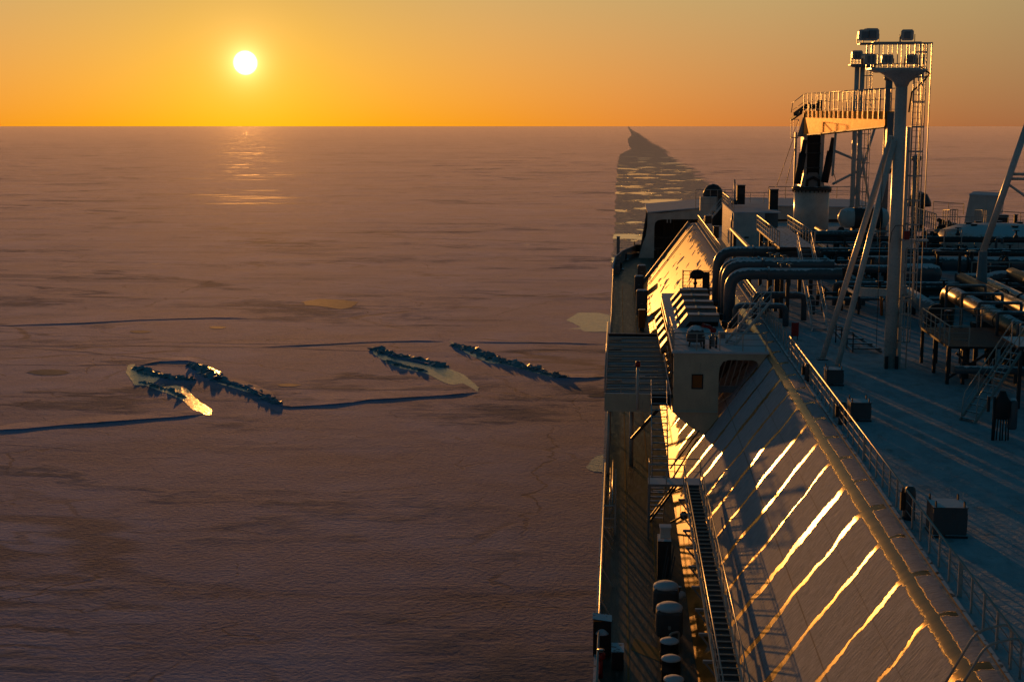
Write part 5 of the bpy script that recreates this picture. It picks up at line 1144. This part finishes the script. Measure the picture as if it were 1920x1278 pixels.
for i,p,t in row('pipe_support','support','dark goalpost pipe support, %s from the left behind the mast and legs','goalpost supports behind the mast',9,lambda i:(15.5+i*3.2,111+(i*17%6),22.1)):
    h_=2.4+(i*13%4)*.35; part('frame',MB().bar(p,p+Vector((0,0,h_)),.2).bar(p+Vector((1.7,0,0)),p+Vector((1.7,0,h_)),.2).bar(p+Vector((-.2,0,h_)),p+Vector((1.9,0,h_)),.22),'dark',t)
for i in range(7):
    x_=16.2+i*1.15; z_=22.9+(i*7%4)*.28
    hpipe('dark lengthways pipe behind the mast legs, %s from the raised walkway'%words[i],[(x_,107+i*1.3,z_),(x_,160,z_)],.11+(i%3)*.07,mat='dark' if i%2 else 'pipe',sup=(.1,.4,.7),group='lengthways pipes behind the mast legs')
for i in range(6):
    x_=30+i*2.1
    hpipe('thin dark lengthways pipe right of the glinting pipe, %s outboard'%words[i],[(x_,112,23.0+(i%3)*.3),(x_,70,23.0+(i%3)*.3)],.14+(i%2)*.1,mat='dark' if i%2 else 'pipe',sup=(.1,.5,.8),group='thin pipes right of the glinting pipe')
for i,p,t in row('valve_post','valve','dark valve post with wheel and bracket, %s along the glinting pipe','valve posts along the glinting pipe',7,lambda i:(21.0 if i%2 else 25.6,66+i*5.1,22.1)):
    part('post',MB().tube([p,p+Vector((0,0,1.9))],.09,8),'dark',t); part('body',MB().lathe(p+Vector((0,0,.6)),[(.1,0),(.3,.1),(.3,.5),(.1,.65)],12),'black',t)
    part('handwheel',MB().lathe(p+Vector((0,0,1.9)),[(.04,-.02),(.28,-.02),(.3,.02),(.28,.05),(.04,.05)],14),'dark',t)
for i,(x0_,y0_,x1_,y1_,lb) in enumerate([(14.5,112,20,112,'pale railing low behind the looped pipes and stairs'),(28,115,44,115,'pale railing in front of the big crossing pipe at right'),(21,145,34,145,'pale railing behind the mast, before the white tank'),(17,158,17,128,'pale railing running lengthways right of the walkway'),(30.5,165,44,165,'pale railing behind the snow-covered tank dome'),(19.0,105,19.0,98,'short pale railing by the squat grey valve body')]):
    railing(lb,[(x0_,y0_,22.1),(x1_,y1_,22.1)],step=1.4,h=2.6 if i in (1,2,4) else 1.5,mids=2,r=.04)
for i,(x0_,x1_,y_,z_,n_,lb) in enumerate([(14.8,46,103.5,23.2,6,'low rack of dark crossing pipes just before the round-ended tank'),(16.5,46,126,23.6,6,'rack of dark crossing pipes behind the big crossing pipe'),(23.5,46,91,22.7,5,'low rack of dark crossing pipes under the glinting pipe'),(14.5,24,137,24.2,5,'rack of dark pipes between the walkway and the white tank')]):
    t=thing('pipe_rack',lb,'pipe rack',(x0_,y_,22.1))
    for k in range(n_):
        zz=z_+((k*5)%3)*.32; part('pipe',MB().tube(pipe_path([(x0_+(k%3)*1.4,y_+k*.95,22.2),(x0_+(k%3)*1.4,y_+k*.95,zz),(x1_,y_+k*.95,zz)],.35),.12+(k%3)*.07,10),'dark' if k%2 else 'pipe',t)
    x=x0_+2.5
    while x<x1_: part('frame',MB().bar((x,y_-.3,22.1),(x,y_-.3,z_+.9),.16).bar((x,y_+n_*.95-.5,22.1),(x,y_+n_*.95-.5,z_+.9),.16).bar((x,y_-.4,z_-.25),(x,y_+n_*.95-.4,z_-.25),.16),'dark',t); x+=4.4
    for k in range(5): part('valve',MB().lathe((x0_+4+k*4.7,y_+(k%4)*.95,z_+.5),[(.2,0),(.26,.15),(.1,.35),(.08,.7),(.3,.72),(.3,.78),(.08,.8)],10),'dark',t)
# pipe bundle below the loops
for i,(x_,zz_) in enumerate([(9.6,22.9),(11.2,23.3),(12.2,22.8)]):
    hpipe('snow-dusted pipe curling below the looped pipes, %s'%['outermost','middle one','innermost'][i],[(x_-1.6,97+i*3,22.1),(x_-1.6,97+i*3,zz_+.6),(x_+1.8,97+i*3,zz_+.6),(x_+1.8,97+i*3,22.1)],.2,bend=.5)
stairs('pale sloping gangway with lattice rails behind the railed platform',(7.4,89.3,22.05),(9.9,92.5,24.4),(-.6,.8,0),.9,8,hr=1.0,mat='white')

# ------------------------------------------------------------------ trim the ship by the stern
Rm=Matrix.Rotation(TRIM,4,'X')
seas=set(o.name for o in SEA)
for o in list(col.objects):
    if o.parent is None and o.name not in seas and o.type in ('MESH','EMPTY'):
        o.matrix_basis=Rm@o.matrix_basis
